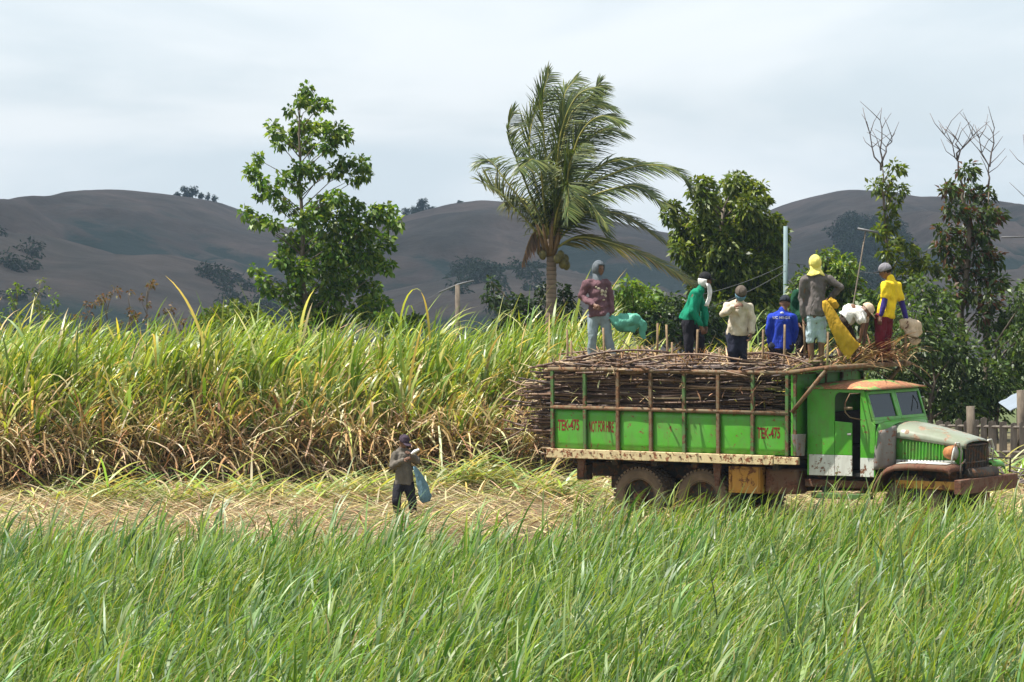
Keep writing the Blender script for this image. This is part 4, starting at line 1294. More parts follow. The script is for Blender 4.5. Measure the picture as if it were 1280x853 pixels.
part(slant(ymid-0.034, ymid+0.034, ZS+0.0, ZT-0.03, -0.018, 0.02), "centre_post", 'green', ws)
m = slant(CYN+0.02, CYF-0.02, ZS-0.03, ZS+0.019, -0.02, 0.03)
part(m, "lower_frame", 'green', ws, bevel=0.006)
m = MB(); m.tube([(5.43, 1.9, 2.12), (5.56, 1.86, 1.95), (5.6, 1.8, 1.86)], 0.008, 5)
part(m, "wiper", 'dark', ws)
# mirror loop on the near door, mirror stay on the far side
m = MB(); m.tube([(5.36, 0.25, 2.14), (5.28, 0.10, 2.14), (5.22, 0.06, 2.0), (5.22, 0.06, 1.86), (5.28, 0.10, 1.78), (5.40, 0.24, 1.74)], 0.010, 6)
m.box(5.20, 5.34, 0.05, 0.07, 1.90, 1.94)
part(m, "mirror_arm", 'rail', smooth=True)
m = MB(); m.tube([(5.42, 2.12, 2.0), (5.46, 2.30, 2.03), (5.46, 2.32, 1.75)], 0.010, 6)
part(m, "mirror_arm", 'chrome', smooth=True)

# hood
def hood_sec(x, hw_, ze, zr):
    return [(x, 1.2+hw_*c, z) for c, z in ((-1.0, ze-0.05), (-1.0, ze), (-0.93, ze+(zr-ze)*0.45), (-0.75, ze+(zr-ze)*0.74), (-0.4, ze+(zr-ze)*0.93), (0, zr), (0.4, ze+(zr-ze)*0.93), (0.75, ze+(zr-ze)*0.74), (0.93, ze+(zr-ze)*0.45), (1.0, ze), (1.0, ze-0.05))]
m = MB(); m.loft([hood_sec(5.735, 0.60, 1.52, 1.69), hood_sec(5.95, 0.575, 1.50, 1.665), hood_sec(6.3, 0.52, 1.455, 1.60), hood_sec(6.6, 0.47, 1.41, 1.525), hood_sec(6.85, 0.43, 1.375, 1.455), hood_sec(6.90, 0.42, 1.36, 1.42)])
part(m, "hood", 'hood', smooth=True, thick=0.014)
for sg in (-1, 1):
    sec = []
    for x, hw_, zt in ((5.76, 0.57, 1.50), (6.3, 0.50, 1.435), (6.84, 0.41, 1.36)):
        sec.append([(x, 1.2+sg*hw_, 1.06), (x, 1.2+sg*hw_, zt)])
    m = MB(); m.loft(sec)
    sp = part(m, "hood_side", 'green', smooth=True, thick=0.012)
    for i in range(13):
        x = 5.92+i*0.052
        yy = 1.2+sg*(0.57-0.13*(x-5.76)/0.54-0.0)
        yy = 1.2+sg*(np.interp(x, [5.76, 6.3, 6.84], [0.57, 0.50, 0.41])+0.012)
        part(MB().prism([(x-0.016, 1.14), (x+0.004, 1.14), (x+0.012, 1.42-0.05*(x-5.9)), (x-0.008, 1.42-0.05*(x-5.9))], yy-0.013, yy+0.013), "louvre", 'green', sp, bevel=0.005)
    m = MB()
    sec = []
    for x, hw_ in ((5.76, 0.578), (6.3, 0.508), (6.72, 0.44)):
        sec.append([(x, 1.2+sg*(hw_+0.004), 1.065), (x, 1.2+sg*(hw_+0.004), 1.13)])
    m.loft(sec)
    part(m, "side_stripe", 'white', sp, smooth=True, thick=0.006)
# radiator core and brush guard bars
part(MB().box(6.78, 6.80, 0.80, 1.60, 0.84, 1.36), "radiator", 'dark')
gr_ = empty("grille", (0, 0, 0)); gr_.parent = truck
for i in range(15):
    y = 0.80+i*0.80/14
    m = MB(); m.tube([(6.86, y, 0.80), (6.885, y, 1.0), (6.885, y, 1.28), (6.86, y, 1.385)], 0.011, 6)
    part(m, "grille_bar", 'frame', gr_, smooth=True)
for z in (0.83, 1.1, 1.36):
    m = MB(); m.tube([(6.87, 0.78, z), (6.90, 1.2, z), (6.87, 1.62, z)], 0.013, 6)
    part(m, "grille_crossbar", 'frame', gr_, smooth=True)
# headlamps
for y in (0.62, 1.78):
    m = MB(); m.tube([(6.60, y, 1.26), (6.63, y, 1.26), (6.70, y, 1.26), (6.77, y, 1.26), (6.79, y, 1.26)], [0.03, 0.075, 0.105, 0.115, 0.118], 18)
    hl = part(m, "headlight", 'headlamp', smooth=True)
    m = MB(); m.tube([(6.792, y, 1.26), (6.81, y, 1.26), (6.82, y, 1.26)], [0.108, 0.09, 0.03], 18)
    part(m, "lens", 'chrome', hl, smooth=True)
    m = MB()
    m.tube([(6.80, y-0.16, 1.08), (6.83, y-0.15, 1.28), (6.83, y-0.06, 1.41), (6.83, y+0.06, 1.41), (6.83, y+0.15, 1.28), (6.80, y+0.16, 1.08)], 0.014, 6)
    part(m, "lamp_guard", 'white', hl, smooth=True)
# front wings: flat top, round drop to the rear, outer skirt
for sg, yi, yo in ((-1, 0.66, 0.20), (1, 1.74, 2.20)):
    prof = [(6.90, 0.98), (6.88, 1.045), (6.80, 1.075), (6.5, 1.085), (6.2, 1.085), (5.98, 1.07), (5.84, 1.02), (5.74, 0.94), (5.67, 0.84), (5.62, 0.72), (5.58, 0.62)]
    m = MB()
    m.loft([[(x, yi, z+0.01), (x, (yi+yo)/2, z+0.012), (x, yo-sg*-0.04 if False else yo+(0.05 if sg < 0 else -0.05), z+0.004), (x, yo, z-0.03), (x-0.0, yo, z-0.085)] for x, z in prof])
    part(m, "front_wing", 'rust' if sg < 0 else 'green', smooth=True, thick=0.014)
    m = MB()
    m.loft([[(x, yi, z+0.028), (x, (yi+yo)/2, z+0.03), (x, yo+(0.06 if sg < 0 else -0.06), z+0.021)] for x, z in prof[2:6]])
    part(m, "wing_top", 'white', smooth=True, thick=0.006)
    part(MB().box(5.9, 6.80, yi, yi+0.015, 0.86, 1.07), "inner_wing", 'frame')
# bumper and front gear
part(MB().box(6.97, 7.09, 0.20, 2.25, 0.655, 0.875), "front_bumper", 'rust', bevel=0.012)
part(MB().box(6.2, 6.97, 0.84, 0.92, 0.66, 0.86), "bumper_horn", 'orange', bevel=0.01)
part(MB().box(6.2, 6.97, 1.48, 1.56, 0.66, 0.86), "bumper_horn", 'orange', bevel=0.01)
part(MB().box(5.95, 6.95, 0.30, 0.36, 0.72, 0.84), "wing_stay", 'orange', bevel=0.01)
m = MB(); m.tube([(6.96, 0.75, 0.93), (6.96, 1.65, 0.93)], 0.09, 14)
part(m, "winch_drum", 'frame', smooth=True)
m = MB()
m.tube([(7.02, 0.32, 0.90), (7.03, 0.32, 1.10), (6.95, 0.6, 1.13), (6.9, 0.75, 1.15)], 0.014, 6)
m.tube([(7.02, 2.1, 0.90), (7.03, 2.1, 1.12), (6.95, 1.8, 1.14)], 0.014, 6)
part(m, "bumper_stay", 'frame', smooth=True)
part(MB().box(6.98, 7.05, 1.1, 1.32, 0.42, 0.636), "tow_pintle", 'rust', bevel=0.012)
part(MB().box(5.95, 6.6, 0.8, 1.6, 0.75, 1.35), "engine", 'frame', bevel=0.03)

# ------------------------------------------------------------------ load of cut cane
srng = random.Random(9)
def stalk_mesh(L, curve, r):
    pts = []
    for i in range(9):
        t = i/8
        pts.append((L*(t-0.5), curve*math.sin(math.pi*t)*L*0.5, 0.35*curve*math.sin(2*math.pi*t)*L*0.3))
    m = MB(); m.tube(pts, [r*(0.9+0.2*(i % 2)) for i in range(9)], 6)
    me = m.mesh("cane_stalk", True); me.materials.append(M['stalk'])
    return me
stalks = [stalk_mesh(1.5+0.13*i, [0.02, -0.05, 0.09, -0.02, 0.06, -0.10, 0.03, 0.14][i], 0.014+0.0012*(i % 4)) for i in range(8)]
shorts = [stalk_mesh(0.55+0.15*i, [0.05, -0.12, 0.2, -0.06][i], 0.013) for i in range(4)]
def load_top(x, y):
    """height of the load over the bed"""
    e = min(1.0, max(0.0, min(y, 2.4-y)/0.55))
    z = 2.43 + 0.11*e + 0.04*math.sin(x*2.9) + 0.03*math.sin(y*3+x)
    if x < 0.1: z -= 0.30*((0.1-x)/0.75)**1.5
    return z
def place_stalk(me, x, y, z, yaw, pitch, label, group):
    o = bpy.data.objects.new("cane_stalk", me); COL.objects.link(o)
    o.location = tw(x, y, z)
    o.rotation_euler = (srng.uniform(0, 6.28), pitch, TY+yaw)
    o.rotation_mode = 'XYZ'
    tag(o, label, "cane stalk", group)
    return o
G1 = ("dark brown cane stalk lying lengthwise between the green truck's side posts", "cane stalks seen between the posts")
G2 = ("cut cane stalk lying loose on top of the truck's load", "cane stalks on top of the load")
G3 = ("cut cane stalk jutting out over the truck's tail", "cane stalks jutting over the tail")
for i in range(105):
    me = stalks[srng.choice((0, 3, 6, 1))]
    x = srng.uniform(0.8, 3.4); z = 1.84 + 0.64*srng.random()
    cross = z > 1.98 and srng.random() < 0.4
    place_stalk(me if not cross else srng.choice(stalks), x, (0.16 if not cross else 0.2)+srng.uniform(-0.02, 0.12), z, srng.gauss(0, 0.02), srng.gauss(0, 0.03 if not cross else 0.11), *G1)
for i in range(105):
    short = srng.random() < 0.35
    me = srng.choice(shorts if short else stalks)
    x, y = srng.uniform(0.3, 4.0), srng.uniform(0.15, 2.25)
    if not short: x = min(max(x, 0.7), 3.35)
    place_stalk(me, x, y, load_top(x, y)+srng.uniform(-0.02, 0.04), srng.gauss(0, 0.40 if not short else 0.9), srng.gauss(0, 0.07 if not short else 0.22), *G2)
for i in range(90):
    me = srng.choice(stalks if srng.random() < 0.7 else shorts)
    z = 1.13+1.32*srng.random()
    y = srng.uniform(0.10, 2.3) if z > 1.95 else srng.uniform(0.36, 2.05)
    bulge = 0.16+0.42*math.sin(math.pi*min(1, max(0.1, (z-1.05)/1.55)))
    x = -bulge*1.25 + srng.uniform(-0.15, 0.35) + 0.62
    if me in shorts:
        place_stalk(me, -bulge*1.1+srng.uniform(-0.12, 0.1), y, z, srng.gauss(0, 0.5), srng.gauss(0, 0.4), *G3)
        continue
    place_stalk(me, x, y, z, max(-0.2, min(0.2, srng.gauss(0, 0.12))), srng.gauss(0, 0.08), *G3)
# the rest of the load, far too many to count
filler = MB()
frng = random.Random(12)
def fill(x, y, z, L, yaw, pitch, r):
    d = Vector((math.cos(yaw)*math.cos(pitch), math.sin(yaw)*math.cos(pitch), math.sin(pitch)))
    c = Vector((x, y, z)); b = Vector((0, frng.gauss(0, 0.03), frng.gauss(0, 0.03)))
    pts = [tw(*(c-d*L/2)), tw(*(c+b)), tw(*(c+d*L/2))]
    filler.tube(pts, r, 5)
for i in range(800):
    x, y = frng.uniform(0.9, 3.3), frng.uniform(0.12, 2.28)
    z = frng.uniform(1.2, load_top(x, y)-0.03)
    if frng.random() < 0.35: y = frng.uniform(0.12, 0.4)
    if z < 1.88: y = max(0.30, min(2.1, y))
    fill(x, y, z, frng.uniform(1.4, 2.0), frng.gauss(0, 0.03), frng.gauss(0, 0.03), 0.016)
for i in range(620):
    z = 1.13+1.35*frng.random()
    y = frng.uniform(0.12, 2.28) if z > 1.95 else frng.uniform(0.34, 2.06)
    bulge = 0.16+0.42*math.sin(math.pi*min(1, max(0.1, (z-1.05)/1.55)))
    L = frng.uniform(1.0, 1.8)
    fill(-bulge*1.2+frng.uniform(-0.04, 0.35)+L/2-0.1, y, z, L, max(-0.16, min(0.16, frng.gauss(0, 0.10))), frng.gauss(0, 0.06), 0.015)
for i in range(420):
    x, y = frng.uniform(0.2, 4.05), frng.uniform(0.1, 2.3)
    L = frng.uniform(0.3, 1.5)
    x = min(max(x, L/2+0.02), 4.25-L/2)
    fill(x, y, load_top(x, y)+frng.uniform(-0.06, 0.05), L, frng.gauss(0, 0.5), frng.gauss(0, 0.05 if L > 0.8 else 0.2), 0.014)
k = NM("cane_pile")
rg = k.n("NewGeometry")
k.base(k.ramp(k.math('ADD', rg.outputs["Random Per Island"], 0.0), [(0.0, (0.03, 0.017, 0.014)), (0.45, (0.075, 0.042, 0.03)), (0.8, (0.17, 0.10, 0.062)), (1.0, (0.40, 0.30, 0.19))]))
k.rough(0.6)
M['pile'] = k.m
tag(filler.build("cane_load", M['pile'], smooth=True), "packed mass of dark cut cane filling the truck bed", "cane load", kind="stuff")
# dry leaf scraps on the load and cab guard
rng = np.random.default_rng(71)
acc = Acc()
n = 1500
lx = rng.uniform(-0.3, 4.2, n); ly = rng.uniform(0.1, 2.3, n)
lz = np.array([load_top(a, b) for a, b in zip(lx, ly)]) + rng.uniform(-0.02, 0.04, n)
w = np.array([tw(a, b, c) for a, b, c in zip(lx, ly, lz)])
acc.add(*blades(w, rng.uniform(0.15, 0.6, n), rng.uniform(-3.1, 3.1, n), rng.uniform(0.9, 1.6, n), rng.uniform(0, 0.9, n), rng.uniform(0.012, 0.03, n), pick(rng, DEAD+[(0.45, 0.34, 0.2)], n), 4, rng.uniform(-1, 1, n)))
n = 420                                # scraps hanging over the tail and between the posts
lz = rng.uniform(1.25, 2.5, n); lx = -(0.2+0.5*np.sin(np.pi*np.clip((lz-1.05)/1.55, 0.1, 1)))+rng.uniform(-0.12, 0.1, n); ly = rng.uniform(0.1, 2.0, n)
sd_ = rng.random(n) < 0.35
lx = np.where(sd_, rng.uniform(0.2, 4.1, n), lx); ly = np.where(sd_, 0.10, ly); lz = np.where(sd_, rng.uniform(1.95, 2.5, n), lz)
w = np.array([tw(a, b, c) for a, b, c in zip(lx, ly, lz)])
acc.add(*blades(w, np.where(sd_, rng.uniform(0.1, 0.3, n), rng.uniform(0.25, 0.7, n)), rng.uniform(-3.1, 3.1, n), rng.uniform(1.2, 2.4, n), rng.uniform(0.1, 0.8, n), rng.uniform(0.012, 0.03, n), pick(rng, DEAD+[(0.50, 0.40, 0.24), (0.34, 0.33, 0.12)], n), 4, rng.uniform(-1, 1, n)))
tag(acc.obj("leaf_scraps", M['dry']), "dry leaf scraps scattered over the load of cane", "leaf scraps", kind="stuff")
acc = Acc()
n = 420
lx = rng.normal(4.62, 0.22, n); ly = np.clip(rng.normal(2.05, 0.38, n), 0.7, 2.65)
hh = 0.30*np.exp(-((ly-2.1)/0.35)**2) + 0.04
w = np.array([tw(a, b, 2.47+0.1*(a-4.3)/0.7+c*d) for a, b, c, d in zip(np.clip(lx, 4.2, 5.0), ly, hh, rng.random(n))])
acc.add(*blades(w, rng.uniform(0.3, 0.85, n), np.where(rng.random(n) < 0.5, rng.normal(-0.4, 0.6, n), rng.uniform(-3.1, 3.1, n)), rng.uniform(0.8, 1.6, n), rng.uniform(0.2, 1.2, n), rng.uniform(0.016, 0.035, n),
                pick(rng, [(0.30, 0.17, 0.08), (0.20, 0.11, 0.05), (0.44, 0.32, 0.17), (0.12, 0.07, 0.035)], n), 5, rng.uniform(-1, 1, n)))
org = tw(4.6, 1.6, 2.52)
o = acc.obj("leaf_bundle", M['dry'], origin=org)
tag(o, "bundle of dry brown cane leaves heaped on the guard over the cab", "leaf bundle")

# stakes standing up from the load
def stake(px, ytop, ybot, Y, lean, r, label, tip=None):
    b = P(px, ybot, Y); t = P(px+lean, ytop, Y)
    b.z -= 0.25
    m = MB()
    mid = b.lerp(t, 0.55)+Vector((0.012, 0.01, 0))
    m.tube([b, mid, t], [r, r*0.95, r*0.85], 8)
    o = m.build("wooden_stake", M['stake'], smooth=True, origin=b)
    tag(o, label, "stake", "stakes holding the load")
for px, yt, yb, Y, ln, lab in [
        (708,412,458,59.4,1,"taller of two thin stakes by the truck's rear corner post"), (713,426,458,59.6,1,"shorter of two thin stakes by the truck's rear corner post"),
        (755,410,462,59.0,-1,"thin stake standing in front of the hooded worker's legs"), (797,432,460,58.9,0,"short stake below the green plastic sack"),
        (820,404,440,60.2,2,"stake standing behind the load between the green sack and green jacket"), (834,406,460,58.7,-1,"tall thin stake left of the green jacketed worker"),
        (839,428,460,58.8,1,"short stake left of the green jacketed worker"), (868,412,462,58.5,4,"stake at the green jacketed worker's knee"),
        (899,436,462,58.4,0,"short stake between the green jacketed and beige shirted workers"), (951,412,462,58.2,3,"stake between the beige shirted and blue shirted workers"),
        (978,406,462,58.0,3,"stake in front of the blue shirted worker's back"), (970,436,450,58.3,12,"short leaning stake at the blue shirted worker's waist"),
        (1032,415,460,57.6,3,"stake beside the grey jacketed worker's bare leg"), (818,432,455,59.4,-16,"stake leaning far over below the green sack"),
        (1006,400,425,58.2,-2,"thin stick standing by the dark green shirted worker")]:
    stake(px, yt, yb, Y, ln, 0.020, lab)
m = MB(); b = P(1131, 458, 58.6); t = P(1133, 404, 58.6)
m.tube([b, t], [0.026, 0.022], 8)
tag(m.build("wooden_stake", M['stake'], smooth=True, origin=b), "stake by the cab guard with a pale sack on its top", "stake")

# ------------------------------------------------------------------ picket fence, poles, wires, shed
fence = empty("picket_fence", P(1215, 584, 74), 0, "weathered grey picket fence behind the truck's nose", "fence")
frg = random.Random(15)
fo = Vector(fence.location); fo.z = 0; fence.location = fo
FX0, FX1 = P(1130, 0, 75.0).x, P(1420, 0, 73).x
x = FX0; i = 0
while x < FX1:
    wv = frg.uniform(0.13, 0.19)
    yb = 75.0-2.0*(x-FX0)/(FX1-FX0)
    h = 0.93+frg.uniform(-0.07, 0.06)
    lean = frg.uniform(-0.03, 0.03)
    m = MB().prism([(x, -0.02), (x+wv-0.02, -0.02), (x+wv-0.025+lean, h), (x+wv*0.5+lean, h+frg.uniform(0.01, 0.04)), (x+0.01+lean, h-0.01)], yb-0.015+frg.uniform(-.01, .01), yb+0.015)
    m.build("picket", M['wood'], fence, origin=fo)
    x += wv+frg.uniform(0.0, 0.03); i += 1
for z in (0.3, 0.8):
    m = MB(); m.tube([(FX0, 75.05, z), (FX1, 73.05, z)], 0.035, 6)
    m.build("fence_rail", M['wood'], fence, origin=fo)
for px, top in ((1213, 508), (1276, 488)):
    p = P(px, top, 74.2)
    m = MB(); m.tube([(p.x, 74.2, -0.1), (p.x+0.02, 74.2, p.z*0.5), (p.x, 74.2, p.z)], [0.10, 0.09, 0.085], 10)
    m.build("fence_post", M['bark'], fence, True, origin=fo)

def pole(name, label, px, top, Y, r, mat, lean=0, arm=None):
    b = P(px-lean, 0, Y); b.z = -0.1
    t = P(px, top, Y)
    root = empty(name, (b.x, Y, 0), 0, label, "pole")
    m = MB(); m.tube([b, b.lerp(t, 0.5), t], [r*1.25, r*1.1, r], 14)
    m.build("shaft", mat, root, True, origin=(b.x, Y, 0))
    if arm:
        m = MB()
        m.tube([P(a, c, Y+d) for a, c, d in arm], 0.03, 6)
        m.build("crossarm", M['wire'], root, True, origin=(b.x, Y, 0))
    return root
pole("utility_pole", "pale blue grey utility pole rising behind the worker in blue", 982, 283, 96, 0.056, M['pole'])
pole("utility_pole", "short dark utility pole with a crossarm left of the palm", 572, 356, 112, 0.075, M['bark'], arm=[(549, 366, 0.2), (572, 356, 0), (592, 351, -0.2)])
pole("leaning_pole", "thin leaning pole with a small crossbar behind the bending worker", 1082, 289, 84, 0.015, M['bark'], lean=45, arm=[(1072, 286, 0), (1098, 291, 0)])
def wire(a, b, sag, label):
    m = MB()
    m.tube([a.lerp(b, i/16)-Vector((0, 0, sag*4*(i/16)*(1-i/16))) for i in range(17)], 0.006, 5)
    tag(m.build("overhead_wire", M['wire'], origin=a), label, "wire")
wire(P(983, 328, 96), P(1330, 352, 96), 0.15, "overhead wire running from the pale pole towards the right")
wire(P(983, 330, 96), P(860, 372, 90), 0.1, "upper overhead wire dropping left from the pale pole behind the mango tree's front")
wire(P(983, 338, 96), P(860, 392, 91), 0.12, "lower overhead wire dropping left from the pale pole")
wire(P(549, 366, 112), P(400, 420, 118), 0.15, "wire leading left from the short dark pole")
m = MB(); m.tube([P(1252, 297, 90), P(1300, 296, 90.5)], 0.022, 6); 
m.tube([P(1292, 560, 90.3), P(1294, 296, 90.3)], 0.03, 6)
tag(m.build("aerial_mast", M['wire'], smooth=True, origin=(P(1292, 0, 90.3).x, 90.3, 0)), "thin mast with a pale horizontal rod at the right edge", "mast")

shed = empty("tin_roofed_shed", P(1300, 560, 80), 0, "small shed with pale blue tin roof beyond the fence", "shed")
so = Vector(shed.location); so.z = 0; shed.location = so
c = P(1262, 511, 80)
m = MB().box(c.x+0.35, c.x+3.2, 80.4, 81.5, 0, 0.84)
m.build("wall", M['wall'], shed, origin=so)
m = MB()
secs = []
for i in range(61):
    u = i/60
    secs.append([(c.x+3.4*u, 79.9+1.9*v/4, 0.87+0.26*min(1, u/0.14)+0.10*(v/4)+0.010*math.sin(i*1.57)) for v in range(5)])
m.loft(secs)
ro = m.build("roof", M['tin'], shed, origin=so, thick=0.02)

# dead branches heaped in front of the truck
brg = random.Random(33)
bp = P(1255, 612, 66.5); bp.z = 0
bh = empty("branch_heap", bp, 0, "tangled heap of pale dead branches by the truck's bumper", "branch heap")
for i in range(45):
    m = MB()
    a = Vector((bp.x+brg.gauss(0, 0.5), bp.y+brg.gauss(0, 0.35), abs(brg.gauss(0.12, 0.12))+0.02))
    d = Vector((brg.gauss(0, 1), brg.gauss(0, 0.6), brg.gauss(0.1, 0.25))).normalized()*brg.uniform(0.4, 1.1)
    b = a+d; b.z = max(0.03, b.z)
    m.tube([a, a.lerp(b, 0.5)+Vector((0, 0, 0.06)), b], [0.02, 0.016, 0.008], 5)
    m.build("branch", M['deadwood'], bh, True, origin=bp)

# ------------------------------------------------------------------ unseen clouds added to shade the hills (outside the haze) and the haze itself
crng = random.Random(3)
def shade_cloud(cx, cy_, cz, sx_, sy_, label):
    m = MB()
    for i in range(70):
        a, rr = crng.uniform(0, 6.28), math.sqrt(crng.random())
        m.ell((cx+math.cos(a)*rr*sx_, cy_+math.sin(a)*rr*sy_, cz+crng.uniform(-25, 40)), crng.uniform(120, 230), crng.uniform(120, 230), crng.uniform(40, 80), n=12, m=8)
    tag(m.build("shade_cloud", M['shade_cloud'], smooth=True, origin=(cx, cy_, cz)), label, "shade_cloud", kind="structure")
shade_cloud(-330, 1020, 620, 620, 470, "unseen bank of clouds added to shade the hills")
hz = MB().box(-2550, 2550, -60, 2160, -20.5, 62)
k = NM("haze_air")
for nd in list(k.t.nodes):
    if nd != k.out: k.t.nodes.remove(nd)
pv = k.n("VolumePrincipled")
pv.inputs["Color"].default_value = (0.50, 0.68, 0.90, 1)
pv.inputs["Density"].default_value = 0.00014
pv.inputs["Anisotropy"].default_value = 0.0
k.l(pv.outputs[0], k.out.inputs["Volume"])
tag(hz.build("haze", k.m), "pale blue haze filling the air over the valley", "haze", kind="stuff")

# ------------------------------------------------------------------ people
def remesh(mb, voxel, smooth_it=3, fold=0.0, seed=0, extra=None):
    """melt overlapping closed shapes into one continuous skin"""
    me = mb.mesh("tmp")
    o = bpy.data.objects.new("tmp", me); COL.objects.link(o)
    md = o.modifiers.new("r", 'REMESH'); md.mode = 'VOXEL'; md.voxel_size = voxel; md.use_smooth_shade = True
    ms = o.modifiers.new("s", 'SMOOTH'); ms.factor = 0.5; ms.iterations = smooth_it
    dg = bpy.context.evaluated_depsgraph_get()
    out = bpy.data.meshes.new_from_object(o.evaluated_get(dg))
    bpy.data.objects.remove(o); bpy.data.meshes.remove(me)
    if fold:
        n = len(out.vertices)
        co = np.empty(n*3, np.float32); out.vertices.foreach_get("co", co); co = co.reshape(-1, 3)
        no = np.empty(n*3, np.float32); out.vertices.foreach_get("normal", no); no = no.reshape(-1, 3)
        r = np.random.default_rng(seed)
        f = np.zeros(n)
        for i in range(6):
            d = r.normal(size=3); d[2] *= 0.3; d /= np.linalg.norm(d)
            f += np.sin(co @ d*r.uniform(25, 62) + r.uniform(0, 6) + 1.2*np.sin(co @ r.normal(size=3)*9))/6*1.7
        co = co + no*(fold*f)[:, None]
        out.vertices.foreach_set("co", co.astype(np.float32).ravel())
    if extra is not None:
        bm = bmesh.new(); bm.from_mesh(out)
        em = extra.mesh("tmp", True)
        bm.from_mesh(em); bm.to_mesh(out); bm.free(); bpy.data.meshes.remove(em)
    out.polygons.foreach_set("use_smooth", [True]*len(out.polygons))
    return out

def shell(c, s, f, u, rs, rf, ru, keep, n=28, m=18):
    """open ellipsoid shell round the head; keep() picks the facets by direction (side, front, up)"""
    mb = MB()
    vs_, idx = [], {}
    fs_ = []
    for i in range(m+1):
        t = math.pi*i/m
        for k_ in range(n):
            a = 2*math.pi*k_/n
            vs_.append(c + s*(math.sin(t)*math.cos(a)*rs) + f*(math.sin(t)*math.sin(a)*rf) + u*(math.cos(t)*ru))
    for i in range(m):
        t = math.pi*(i+0.5)/m
        for k_ in range(n):
            a = 2*math.pi*(k_+0.5)/n
            if keep(math.sin(t)*math.cos(a), math.sin(t)*math.sin(a), math.cos(t)):
                fs_.append((i*n+k_, i*n+(k_+1) % n, (i+1)*n+(k_+1) % n, (i+1)*n+k_))
    return mb.add(vs_, fs_)

from mathutils.bvhtree import BVHTree
SURF = {}
CL = {}
def cl(name, col, **kw):
    if name not in CL: CL[name] = cloth(name, col, **kw)
    return CL[name]

